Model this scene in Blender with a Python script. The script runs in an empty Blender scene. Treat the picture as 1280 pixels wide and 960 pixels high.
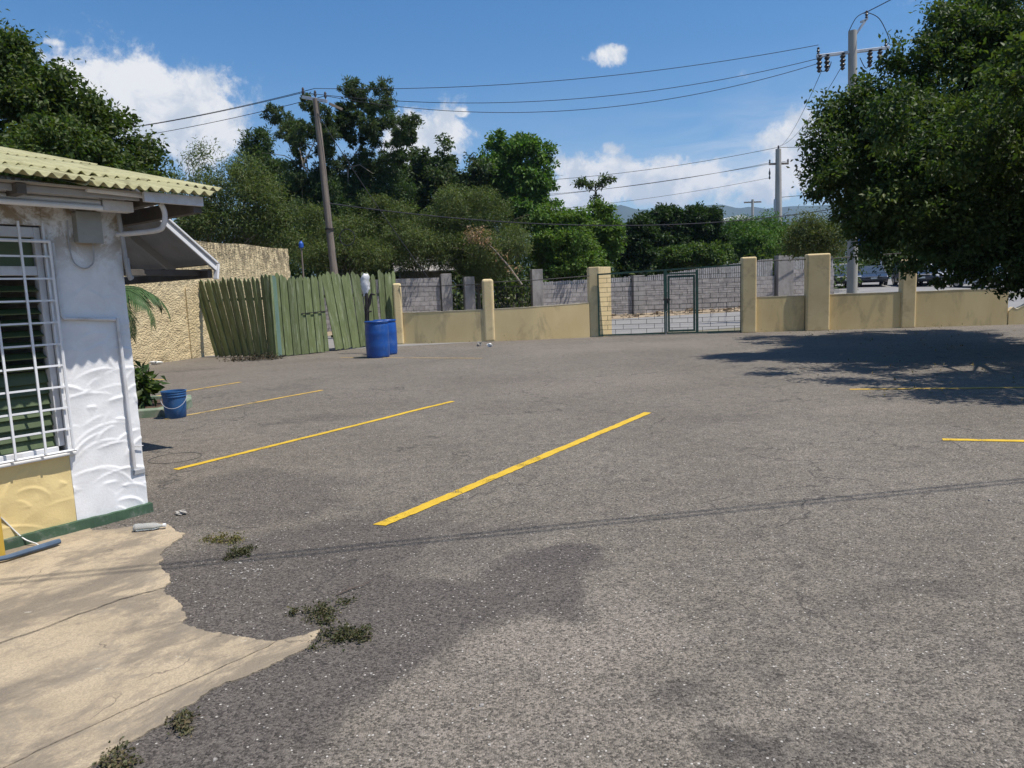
import bpy, bmesh, math, random
import numpy as np
from mathutils import Vector, Matrix
R = math.radians
scene = bpy.context.scene
C = scene.collection

# ------------------------------------------------------------------ camera
cam_d = bpy.data.cameras.new('camera'); cam = bpy.data.objects.new('camera', cam_d); C.objects.link(cam)
cam_d.sensor_width = 36; cam_d.lens = 36 * 887 / 1280; cam_d.clip_start = 0.05; cam_d.clip_end = 12000
PITCH, ROLL = R(7.2), R(2.2)
fw = Vector((0, math.cos(PITCH), -math.sin(PITCH))); r0 = Vector((1, 0, 0)); u0 = r0.cross(fw)
rr = r0 * math.cos(ROLL) - u0 * math.sin(ROLL); uu = u0 * math.cos(ROLL) + r0 * math.sin(ROLL)
cam.matrix_world = Matrix(((rr.x, uu.x, -fw.x, 0), (rr.y, uu.y, -fw.y, 0), (rr.z, uu.z, -fw.z, 1.5), (0, 0, 0, 1)))
scene.camera = cam

# ------------------------------------------------------------------ sun, sky, exposure
SUN = Vector((0.42, -0.14, 1.0)).normalized()
sun_d = bpy.data.lights.new('sun', 'SUN'); sun = bpy.data.objects.new('sun', sun_d); C.objects.link(sun)
sun_d.energy = 5.0; sun_d.angle = R(0.53); sun_d.color = (1.0, 0.955, 0.885)
sun.rotation_euler = SUN.to_track_quat('Z', 'Y').to_euler(); sun.location = SUN * 50
scene.render.engine = 'CYCLES'
vs = scene.view_settings
vs.view_transform = 'Standard'; vs.look = 'None'; vs.exposure = 0.22; vs.gamma = 1.0; vs.use_curve_mapping = False
cy = scene.cycles
cy.use_denoising = True; cy.max_bounces = 5; cy.diffuse_bounces = 2; cy.glossy_bounces = 2
cy.transmission_bounces = 4; cy.transparent_max_bounces = 12; cy.volume_bounces = 0
cy.caustics_reflective = False; cy.caustics_refractive = False

world = bpy.data.worlds.new('World'); scene.world = world; world.use_nodes = True
world.cycles.sampling_method = 'MANUAL'; world.cycles.sample_map_resolution = 512
wt = world.node_tree
for n_ in list(wt.nodes): wt.nodes.remove(n_)

class NT:
    """tiny helper for node trees"""
    def __init__(s, tree): s.t = tree
    def n(s, typ, **kw):
        nd = s.t.nodes.new(typ)
        for k, v in kw.items(): setattr(nd, k, v)
        return nd
    def lk(s, a, b): s.t.links.new(a, b)
    def _in(s, sock, v):
        if isinstance(v, bpy.types.NodeSocket): s.lk(v, sock)
        elif v is not None: sock.default_value = v
    def m(s, op, a=None, b=None, c=None, clamp=False):
        nd = s.n('ShaderNodeMath', operation=op, use_clamp=clamp)
        for i, v in enumerate((a, b, c)): s._in(nd.inputs[i], v)
        return nd.outputs[0]
    def mix(s, f, a, b, mode='MIX'):
        nd = s.n('ShaderNodeMix', data_type='RGBA', blend_type=mode, clamp_factor=True)
        s._in(nd.inputs[0], f)
        for i, v in ((6, a), (7, b)):
            if isinstance(v, tuple): v = (*v, 1.0)[:4]
            s._in(nd.inputs[i], v)
        return nd.outputs[2]
    def ss(s, v, a, b, lo=0.0, hi=1.0):
        nd = s.n('ShaderNodeMapRange', interpolation_type='SMOOTHSTEP')
        s._in(nd.inputs[0], v); nd.inputs[1].default_value = a; nd.inputs[2].default_value = b
        nd.inputs[3].default_value = lo; nd.inputs[4].default_value = hi
        return nd.outputs[0]
    def noise(s, vec, scale, detail=4, rough=0.55, w=None, dist=0.0):
        nd = s.n('ShaderNodeTexNoise', noise_dimensions='4D' if w is not None else '3D')
        s._in(nd.inputs['Vector'], vec); nd.inputs['Scale'].default_value = scale
        nd.inputs['Detail'].default_value = detail; nd.inputs['Roughness'].default_value = rough
        nd.inputs['Distortion'].default_value = dist
        if w is not None: s._in(nd.inputs['W'], w)
        return nd.outputs[0]
    def vor(s, vec, scale, feature='F1', rnd=1.0):
        nd = s.n('ShaderNodeTexVoronoi', feature=feature); s._in(nd.inputs['Vector'], vec)
        nd.inputs['Scale'].default_value = scale; nd.inputs['Randomness'].default_value = rnd
        return nd

W = NT(wt)
tc = W.n('ShaderNodeTexCoord'); dirv = tc.outputs['Generated']
sky = W.n('ShaderNodeTexSky', sky_type='NISHITA'); sky.sun_disc = False
sky.sun_elevation = math.asin(SUN.z); sky.sun_rotation = math.atan2(SUN.x, SUN.y)
sky.air_density = 1.0; sky.dust_density = 0.6; sky.ozone_density = 2.2; sky.altitude = 50
sep = W.n('ShaderNodeSeparateXYZ'); W.lk(dirv, sep.inputs[0])
az = W.m('ARCTAN2', sep.outputs[0], sep.outputs[1]); el = W.m('ARCSINE', sep.outputs[2])
# fair-weather cumulus: (azimuth, elevation, half width, half height, weight)
CUM = [(-0.50, 0.262, 0.07, 0.034, 1.0), (-0.44, 0.232, 0.10, 0.045, 1.0), (-0.395, 0.205, 0.05, 0.036, 1.0),
       (-0.110, 0.205, 0.05, 0.034, 1.0), (-0.076, 0.222, 0.026, 0.026, .9), (-0.056, 0.241, 0.012, 0.008, .75),
       (0.147, 0.301, 0.030, 0.015, .75), (0.16, 0.148, 0.095, 0.04, .95), (0.153, 0.187, 0.026, 0.014, .75),
       (0.10, 0.125, 0.07, 0.034, .95), (0.24, 0.135, 0.07, 0.03, .9), (0.33, 0.128, 0.07, 0.032, .8), (0.41, 0.15, 0.07, 0.045, .8), (0.36, 0.175, 0.05, 0.02, .6), (-0.534, 0.297, 0.02, 0.006, .55)]
wn = W.noise(dirv, 15.0, 8, 0.66, dist=0.2)
wbig = W.noise(dirv, 4.0, 3, 0.5)
acc = None
for a0, e0, w_, h_, k_ in CUM:
    dx = W.m('MULTIPLY', W.m('SUBTRACT', az, a0), 1 / w_); dy = W.m('MULTIPLY', W.m('SUBTRACT', el, e0), 1 / h_)
    g = W.m('MULTIPLY', W.m('EXPONENT', W.m('MULTIPLY', W.m('ADD', W.m('MULTIPLY', dx, dx), W.m('MULTIPLY', dy, dy)), -0.8)), k_)
    acc = g if acc is None else W.m('MAXIMUM', acc, g)
# the same kind of cloud goes on round the horizon
belt = W.m('MULTIPLY', W.ss(wbig, 0.56, 0.72), W.m('MULTIPLY', W.ss(el, 0.02, 0.08), W.ss(el, 0.45, 0.2)))
outside = W.ss(W.m('ABSOLUTE', az), 0.75, 1.0)
acc = W.m('MAXIMUM', acc, W.m('MULTIPLY', belt, outside))
cov = W.m('ADD', acc, W.m('MULTIPLY', W.m('SUBTRACT', wn, 0.5), 2.0))
cmask = W.ss(cov, 0.30, 0.66)
# thin high veil low on the right
vd = W.m('EXPONENT', W.m('MULTIPLY', W.m('ADD', W.m('POWER', W.m('ABSOLUTE', W.m('MULTIPLY', W.m('SUBTRACT', az, 0.40), 5.0)), 2.0),
        W.m('POWER', W.m('ABSOLUTE', W.m('MULTIPLY', W.m('SUBTRACT', el, 0.15), 15.0)), 2.0)), -1.0))
strv = W.n('ShaderNodeCombineXYZ'); W.lk(W.m('MULTIPLY', az, 3.0), strv.inputs[0]); W.lk(W.m('MULTIPLY', el, 14.0), strv.inputs[1])
wst = W.noise(strv.outputs[0], 2.2, 7, 0.6, dist=0.6)
veil = W.m('MULTIPLY', W.m('MAXIMUM', vd, W.m('MULTIPLY', W.ss(el, 0.30, 0.1), 0.25)), W.ss(wst, 0.30, 0.68))
veil = W.m('MULTIPLY', veil, W.ss(el, 0.0, 0.05, 0.4, 0.75))
CLOUD_W = 7.0
shade = W.ss(W.noise(dirv, 17.0, 7, 0.62, dist=0.3), 0.40, 0.56)
ccol = W.mix(shade, (CLOUD_W * .68, CLOUD_W * .745, CLOUD_W * .83), (CLOUD_W, CLOUD_W, CLOUD_W * 1.0))
hs = W.n('ShaderNodeHueSaturation'); hs.inputs['Saturation'].default_value = 1.36; hs.inputs['Value'].default_value = 1.0
W.lk(sky.outputs[0], hs.inputs['Color'])
skyc = W.mix(veil, hs.outputs[0], (CLOUD_W * .80, CLOUD_W * .86, CLOUD_W * .94))
skyc = W.mix(cmask, skyc, ccol)
bg = W.n('ShaderNodeBackground'); bg.inputs[1].default_value = 0.113; W.lk(skyc, bg.inputs[0])
wo = W.n('ShaderNodeOutputWorld'); W.lk(bg.outputs[0], wo.inputs[0])

# ------------------------------------------------------------------ helpers
def rng(seed): return np.random.default_rng(seed)

class MB:
    def __init__(s): s.v = []; s.f = []
    def add(s, vs_, fs_, M=None):
        o = len(s.v)
        for p in vs_:
            p = Vector(p)
            if M is not None: p = M @ p
            s.v.append((p.x, p.y, p.z))
        s.f += [tuple(i + o for i in f) for f in fs_]
        return s
    def box(s, x0, x1, y0, y1, z0, z1, M=None):
        return s.add([(x0, y0, z0), (x1, y0, z0), (x1, y1, z0), (x0, y1, z0), (x0, y0, z1), (x1, y0, z1), (x1, y1, z1), (x0, y1, z1)],
                     [(0, 3, 2, 1), (4, 5, 6, 7), (0, 1, 5, 4), (1, 2, 6, 5), (2, 3, 7, 6), (3, 0, 4, 7)], M)
    def beam(s, a, b, w, h, up=(0, 0, 1)):
        a = Vector(a); b = Vector(b); d = b - a; L = d.length; d.normalize()
        up = Vector(up)
        if abs(d.dot(up)) > .98: up = Vector((0, 1, 0))
        sd = d.cross(up).normalized(); up = sd.cross(d)
        M = Matrix(((d.x, sd.x, up.x, a.x), (d.y, sd.y, up.y, a.y), (d.z, sd.z, up.z, a.z), (0, 0, 0, 1)))
        return s.box(0, L, -w / 2, w / 2, -h / 2, h / 2, M)
    def tube(s, pts, r, seg=8, cap=True):
        pts = [Vector(p) for p in pts]; n = len(pts)
        rs = r if isinstance(r, (list, tuple)) else [r] * n
        o = len(s.v); prev = None
        for i, p in enumerate(pts):
            d = (pts[min(i + 1, n - 1)] - pts[max(i - 1, 0)]).normalized()
            if prev is None:
                a = Vector((0, 0, 1)) if abs(d.z) < .9 else Vector((1, 0, 0))
                x = d.cross(a).normalized()
            else:
                x = (prev - d * prev.dot(d)).normalized()
            prev = x; y = d.cross(x)
            for k in range(seg):
                t = 2 * math.pi * k / seg; q = p + (x * math.cos(t) + y * math.sin(t)) * rs[i]
                s.v.append((q.x, q.y, q.z))
        for i in range(n - 1):
            for k in range(seg):
                a = o + i * seg + k; b = o + i * seg + (k + 1) % seg
                s.f.append((a, b, b + seg, a + seg))
        if cap:
            s.f.append(tuple(o + k for k in reversed(range(seg)))); s.f.append(tuple(o + (n - 1) * seg + k for k in range(seg)))
        return s
    def pipe(s, pts, r, seg=8, sub=6):      # tube along a smooth spline through pts
        P = [Vector(p) for p in pts]; n = len(P); out = []
        for i in range(n - 1):
            p0, p1, p2, p3 = P[max(i - 1, 0)], P[i], P[i + 1], P[min(i + 2, n - 1)]
            for k in range(sub):
                t = k / sub; out.append(.5 * ((2 * p1) + (p2 - p0) * t + (2 * p0 - 5 * p1 + 4 * p2 - p3) * t * t + (3 * p1 - p0 - 3 * p2 + p3) * t ** 3))
        out.append(P[-1]); return s.tube(out, r, seg)
    def lathe(s, prof, seg=24, c=(0, 0, 0)):
        o = len(s.v); n = len(prof)
        for r, z in prof:
            for k in range(seg):
                t = 2 * math.pi * k / seg; s.v.append((c[0] + r * math.cos(t), c[1] + r * math.sin(t), c[2] + z))
        for i in range(n - 1):
            for k in range(seg):
                a = o + i * seg + k; b = o + i * seg + (k + 1) % seg
                s.f.append((a, b, b + seg, a + seg))
        s.f.append(tuple(o + k for k in reversed(range(seg)))); s.f.append(tuple(o + (n - 1) * seg + k for k in range(seg)))
        return s
    def prism(s, poly, y0, y1, M=None):          # poly in (x,z), extruded along y
        n = len(poly)
        vs_ = [(x, y0, z) for x, z in poly] + [(x, y1, z) for x, z in poly]
        fs_ = [tuple(range(n)), tuple(reversed(range(n, 2 * n)))] + [((i + 1) % n, i, i + n, (i + 1) % n + n) for i in range(n)]
        return s.add(vs_, fs_, M)
    def mesh(s, name, m, smooth=False, angle=35):
        me = bpy.data.meshes.new(name); me.from_pydata(s.v, [], s.f); me.materials.append(m)
        if smooth:
            me.polygons.foreach_set('use_smooth', [True] * len(me.polygons)); me.set_sharp_from_angle(angle=R(angle))
        me.update(); return me
    def build(s, name, m, parent=None, smooth=False, bevel=0, angle=35, seg=2):
        o = bpy.data.objects.new(name, s.mesh(name, m, smooth, angle)); C.objects.link(o)
        if parent is not None: o.parent = parent
        if bevel:
            b = o.modifiers.new('bevel', 'BEVEL'); b.width = bevel; b.segments = seg; b.limit_method = 'ANGLE'
        return o

def thing(name, label, cat, loc=(0, 0, 0), rz=0.0, group=None, kind=None):
    o = bpy.data.objects.new(name, None); C.objects.link(o); o.empty_display_size = .2
    o.location = loc; o.rotation_euler = (0, 0, rz)
    return tag(o, label, cat, group, kind)
def tag(o, label=None, cat=None, group=None, kind=None):
    if label: o['label'] = label
    if cat: o['category'] = cat
    if group: o['group'] = group
    if kind: o['kind'] = kind
    return o
def inst(me, name, parent, M=None):
    o = bpy.data.objects.new(name, me); C.objects.link(o); o.parent = parent
    if M is not None: o.matrix_local = M
    return o
def TR(x, y, z, rx=0, ry=0, rz=0, s=1.0):
    from mathutils import Euler
    return Matrix.Translation((x, y, z)) @ Euler((rx, ry, rz)).to_matrix().to_4x4() @ Matrix.Scale(s, 4)

# ------------------------------------------------------------------ materials
def mat_base(name):
    m = bpy.data.materials.new(name); m.use_nodes = True; t = m.node_tree
    for n_ in list(t.nodes): t.nodes.remove(n_)
    N = NT(t); out = N.n('ShaderNodeOutputMaterial'); p = N.n('ShaderNodeBsdfPrincipled'); N.lk(p.outputs[0], out.inputs[0])
    return m, N, p, out
def col4(c): return (*c, 1.0)
def bumpn(N, p, h, strength, dist=0.01):
    b = N.n('ShaderNodeBump'); b.inputs['Strength'].default_value = strength; b.inputs['Distance'].default_value = dist
    N.lk(h, b.inputs['Height']); N.lk(b.outputs[0], p.inputs['Normal'])
def mat(name, c1, c2=None, scale=4.0, rough=0.75, bump=0.0, bscale=60.0, bdist=0.006, metal=0.0, spec=0.4, objvar=0.0,
        stain=None, stain_scale=2.5, stain_amt=0.5, stretch=None, coat=0.0):
    m, N, p, out = mat_base(name)
    c2 = c2 or tuple(x * .8 for x in c1)
    tcn = N.n('ShaderNodeTexCoord'); oi = N.n('ShaderNodeObjectInfo'); v = tcn.outputs['Object']
    w = N.m('MULTIPLY', oi.outputs['Random'], 37.0)
    if stretch:
        mp = N.n('ShaderNodeMapping'); mp.inputs['Scale'].default_value = stretch; N.lk(v, mp.inputs[0]); vv = mp.outputs[0]
    else: vv = v
    f = N.ss(N.noise(vv, scale, 6, 0.6, w=w), 0.3, 0.7)
    c = N.mix(f, c1, c2)
    if stain:
        sf = N.ss(N.noise(vv, stain_scale, 8, 0.68, w=N.m('ADD', w, 9.0), dist=0.4), 0.50, 0.66)
        c = N.mix(N.m('MULTIPLY', sf, stain_amt), c, stain)
    if objvar:
        k = N.m('ADD', N.m('MULTIPLY', oi.outputs['Random'], objvar), 1 - objvar / 2)
        hv = N.n('ShaderNodeHueSaturation'); N.lk(k, hv.inputs['Value']); N.lk(c, hv.inputs['Color']); c = hv.outputs[0]
    N.lk(c, p.inputs['Base Color'])
    p.inputs['Metallic'].default_value = metal; p.inputs['Specular IOR Level'].default_value = spec
    rn = N.ss(N.noise(v, scale * 2.3, 4, 0.6, w=w), 0.2, 0.8, rough * .85, min(1.0, rough * 1.15)); N.lk(rn, p.inputs['Roughness'])
    p.inputs['Coat Weight'].default_value = coat
    if bump: bumpn(N, p, N.noise(v, bscale, 8, 0.65, w=w), bump, bdist)
    return m

def leaf_mat(name, transl=0.30, rough=0.52, spec=0.2):
    m, N, p, out = mat_base(name)
    at = N.n('ShaderNodeAttribute', attribute_name='Col')
    N.lk(at.outputs['Color'], p.inputs['Base Color']); p.inputs['Roughness'].default_value = rough
    p.inputs['Specular IOR Level'].default_value = spec
    tr = N.n('ShaderNodeBsdfTranslucent'); tcx = N.mix(1.0, at.outputs['Color'], (1.5, 1.7, .55), 'MULTIPLY'); N.lk(tcx, tr.inputs[0])
    mx = N.n('ShaderNodeMixShader'); mx.inputs[0].default_value = transl
    N.lk(p.outputs[0], mx.inputs[1]); N.lk(tr.outputs[0], mx.inputs[2]); N.lk(mx.outputs[0], out.inputs[0])
    return m

MT = {}
MT['leaf'] = leaf_mat('leaf'); MT['leaf_dry'] = leaf_mat('leaf_dry', .2, .7, .15)
MT['bark'] = mat('bark', (.16, .12, .085), (.09, .07, .05), 6, .9, .6, 40, .02, stretch=(1, 1, .25))
MT['bark_pale'] = mat('bark_pale', (.34, .29, .24), (.2, .165, .13), 6, .9, .5, 40, .02, stretch=(1, 1, .25))
MT['tan_wall'] = mat('tan_wall', (.78, .61, .32), (.70, .53, .265), 1.4, .85, .35, 45, .006, stain=(.34, .26, .15), stain_scale=1.6, stain_amt=.55, stretch=(1, 1, .45))
MT['tan_post'] = mat('tan_post', (.74, .59, .33), (.66, .51, .27), 1.8, .85, .3, 45, .006, stain=(.32, .24, .14), stain_scale=2.5, stain_amt=.4)
MT['cream_cap'] = mat('cream_cap', (.62, .54, .38), (.5, .42, .28), 5, .85, .3)
MT['block'] = mat('block', (.40, .365, .345), (.29, .265, .25), 6, .92, .6, 70, .008, objvar=.30, stain=(.16, .145, .13), stain_scale=4, stain_amt=.45)
MT['mortar'] = mat('mortar', (.22, .2, .185), (.16, .145, .135), 6, .95, .5)
MT['pillar'] = mat('pillar', (.36, .335, .31), (.24, .22, .205), 3, .92, .7, 50, .01, stain=(.13, .12, .11), stain_amt=.6, stretch=(1, 1, .4))
MT['zinc'] = mat('zinc', (.44, .42, .41), (.30, .28, .27), 5, .6, .2, metal=.15, objvar=.25)
MT['gate_green'] = mat('gate_green', (.030, .085, .06), (.02, .055, .042), 6, .55, .15, objvar=.15, stain=(.10, .06, .03), stain_amt=.35)
MT['gate_bar'] = mat('gate_bar', (.02, .04, .032), (.012, .022, .018), 6, .6)
MT['black_iron'] = mat('black_iron', (.02, .02, .02), (.04, .032, .028), 8, .6)
MT['picket'] = mat('picket', (.165, .198, .085), (.105, .132, .052), 5, .8, .35, 50, .004, objvar=.55, stretch=(3, 3, .35), stain=(.30, .33, .21), stain_scale=5, stain_amt=.7)
MT['picket_blue'] = mat('picket_blue', (.16, .25, .215), (.12, .19, .155), 5, .8, .3, stretch=(3, 3, .35), stain=(.14, .24, .12), stain_amt=.6)
MT['drum'] = mat('drum', (.008, .075, .32), (.007, .06, .25), 4, .42, .08, 20, .004, spec=.5, stain=(.10, .16, .28), stain_scale=5, stain_amt=.35)
MT['drum_b'] = mat('drum_b', (.010, .085, .36), (.009, .07, .29), 4, .42, .08, 20, .004, spec=.5, stain=(.12, .18, .30), stain_scale=4, stain_amt=.35)
MT['bucket'] = mat('bucket', (.03, .115, .285), (.025, .09, .23), 5, .5, .08, stain=(.16, .22, .30), stain_scale=7, stain_amt=.4)
MT['wood_pole'] = mat('wood_pole', (.25, .205, .165), (.15, .12, .10), 5, .92, .6, 60, .01, stretch=(4, 4, .3))
MT['concrete_pole'] = mat('concrete_pole', (.44, .42, .38), (.34, .32, .29), 2, .9, .3, stretch=(1, 1, .3))
MT['galv'] = mat('galv', (.55, .55, .56), (.42, .42, .43), 6, .45, metal=.4)
MT['insulator'] = mat('insulator', (.035, .035, .04), (.06, .055, .055), 8, .35)
MT['cable'] = mat('cable', (.05, .05, .055), (.035, .035, .04), 8, .9, spec=.1)
MT['roof'] = mat('roof', (.43, .405, .225), (.33, .31, .155), 3.5, .72, .2, 40, .004, objvar=.12, stain=(.17, .15, .07), stain_scale=5, stain_amt=.7, stretch=(2.5, .6, 1))
MT['white_trim'] = mat('white_trim', (.70, .70, .71), (.60, .59, .59), 4, .6, .12, stain=(.36, .31, .25), stain_scale=3, stain_amt=.45)
MT['white_paint'] = mat('white_paint', (.78, .78, .79), (.70, .70, .70), 6, .5, .08, objvar=.08)
MT['grey_trim'] = mat('grey_trim', (.42, .42, .43), (.33, .33, .33), 4, .7, .15)
MT['soffit'] = mat('soffit', (.46, .43, .39), (.36, .33, .29), 3, .8, .15, stain=(.2, .16, .12), stain_amt=.5)
MT['dark_wood'] = mat('dark_wood', (.13, .115, .10), (.08, .07, .06), 5, .8, .2)
MT['plinth'] = mat('plinth', (.055, .105, .060), (.04, .075, .045), 7, .75, .35, 40, .006, stain=(.35, .34, .31), stain_scale=6, stain_amt=.35)
MT['louver'] = mat('louver', (.085, .115, .05), (.06, .085, .035), 6, .45, .08, objvar=.15)
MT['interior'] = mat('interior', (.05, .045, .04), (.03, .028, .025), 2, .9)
MT['box_grey'] = mat('box_grey', (.36, .365, .34), (.29, .29, .27), 5, .6, .1, stain=(.2, .15, .1), stain_amt=.4)
MT['kerb'] = mat('kerb', (.12, .19, .11), (.27, .28, .22), 7, .85, .4, 40, .008)
MT['soil'] = mat('soil', (.11, .07, .045), (.07, .045, .03), 9, .95, .8, 40, .02)
MT['white_plastic'] = mat('white_plastic', (.75, .75, .74), (.62, .61, .58), 6, .45)
MT['char'] = mat('char', (.018, .016, .015), (.04, .034, .03), 9, .85, .5)
MT['blue_metal'] = mat('blue_metal', (.09, .14, .21), (.06, .09, .13), 8, .5, .1)
MT['yellow_plastic'] = mat('yellow_plastic', (.62, .40, .06), (.5, .32, .05), 5, .5)
MT['stone'] = mat('stone', (.42, .39, .35), (.24, .22, .20), 15, .9, .4, objvar=.3)
MT['twig'] = mat('twig', (.12, .09, .07), (.08, .06, .05), 9, .9)
MT['tyre'] = mat('tyre', (.02, .02, .02), (.03, .03, .03), 9, .85)
MT['rim'] = mat('rim', (.5, .5, .52), (.4, .4, .42), 9, .3, metal=.8)
MT['headlamp'] = mat('headlamp', (.75, .77, .8), (.6, .62, .65), 12, .15)
MT['grille_dark'] = mat('grille_dark', (.015, .015, .016), (.03, .03, .03), 12, .4)
MT['plate'] = mat('plate', (.7, .7, .65), (.6, .6, .55), 12, .5)
MT['car_glass'] = mat('car_glass', (.05, .07, .09), (.035, .05, .07), 3, .08, spec=.8)
def paint(name, c): 
    MT[name] = mat(name, c, tuple(x * .9 for x in c), 3, .28, spec=.5, coat=.6); return MT[name]
paint('car_navy', (.025, .032, .05)); paint('car_black', (.018, .018, .02)); paint('car_grey', (.14, .145, .15)); paint('car_white', (.72, .72, .72)); paint('car_silver', (.42, .43, .45))
MT['render_white'] = mat('render_white', (.72, .71, .68), (.62, .6, .57), 1, .85)
MT['render_orange'] = mat('render_orange', (.52, .27, .13), (.42, .21, .1), 1, .85)
MT['sign_blue'] = mat('sign_blue', (.02, .10, .42), (.02, .08, .36), 3, .5)
MT['sign_red'] = mat('sign_red', (.50, .04, .03), (.42, .03, .03), 3, .5)
MT['zinc_roof'] = mat('zinc_roof', (.5, .5, .5), (.34, .31, .28), 3, .55, .2, metal=.2, stain=(.25, .15, .09), stain_amt=.5)
MT['hill'] = mat('hill', (.035, .060, .028), (.022, .04, .018), .004, .95)
MT['rough_cream'] = None
MT['stucco_white'] = None; MT['stucco_yellow'] = None

def stucco(name, c1, c2, mark_col, pebble=False):
    m, N, p, out = mat_base(name)
    tcn = N.n('ShaderNodeTexCoord'); v = tcn.outputs['Object']; sp = N.n('ShaderNodeSeparateXYZ'); N.lk(v, sp.inputs[0]); z = sp.outputs[2]
    c = N.mix(N.ss(N.noise(v, 2.2, 6, .6), .3, .7), c1, c2)
    if pebble:   # rough-cast: coarse relief, dark streaks towards the top, fainter blotches at the foot
        mp = N.n('ShaderNodeMapping'); mp.inputs['Scale'].default_value = (1, 1, .22); N.lk(v, mp.inputs[0])
        st = N.ss(N.noise(mp.outputs[0], 7.0, 8, .75), .42, .56)
        up = N.ss(z, 1.7, 3.3)
        k = N.m('MULTIPLY', st, N.m('ADD', N.m('MULTIPLY', up, .75), .12))
        c = N.mix(k, c, mark_col)
        low = N.m('MULTIPLY', N.ss(z, .5, .0), N.ss(N.noise(v, 3, 6, .6), .4, .6))
        c = N.mix(N.m('MULTIPLY', low, .35), c, mark_col)
        h = N.m('ADD', N.noise(v, 14, 6, .7), N.m('MULTIPLY', N.vor(v, 22).outputs[0], .8))
        bumpn(N, p, h, .8, .035)
    else:
        st = N.ss(N.noise(v, 6.5, 9, .7, dist=.6), .42, .58)
        k = N.m('MULTIPLY', st, N.ss(z, 1.70, 2.10, 0.08, .95)); c = N.mix(k, c, mark_col)
        fine = N.ss(N.noise(v, 5.2, 9, .75), .55, .70, 0, .16); c = N.mix(fine, c, tuple(x * .7 for x in mark_col))
        bumpn(N, p, N.noise(v, 55, 8, .7), .35, .006)
    N.lk(c, p.inputs['Base Color']); p.inputs['Roughness'].default_value = .88; p.inputs['Specular IOR Level'].default_value = .25
    return m
MT['rough_cream'] = stucco('rough_cream', (.72, .59, .36), (.64, .51, .30), (.17, .135, .085), True)
MT['stucco_white'] = stucco('stucco_white', (.82, .815, .81), (.77, .765, .76), (.34, .27, .19))
MT['stucco_yellow'] = stucco('stucco_yellow', (.76, .60, .29), (.70, .54, .25), (.38, .30, .18))

def blobs(N, xs, ys, lst, e0=.55, e1=1.4):
    acc = None
    for bx, by, rx, ry, rot, k in lst:
        ca, sa = math.cos(rot), math.sin(rot)
        dx = N.m('SUBTRACT', xs, bx); dy = N.m('SUBTRACT', ys, by)
        a = N.m('MULTIPLY', N.m('ADD', N.m('MULTIPLY', dx, ca), N.m('MULTIPLY', dy, sa)), 1 / rx)
        b = N.m('MULTIPLY', N.m('SUBTRACT', N.m('MULTIPLY', dy, ca), N.m('MULTIPLY', dx, sa)), 1 / ry)
        d = N.m('SQRT', N.m('ADD', N.m('MULTIPLY', a, a), N.m('MULTIPLY', b, b)))
        g = N.m('MULTIPLY', N.ss(d, e1, e0), k)
        acc = g if acc is None else N.m('MAXIMUM', acc, g)
    return acc

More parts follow.
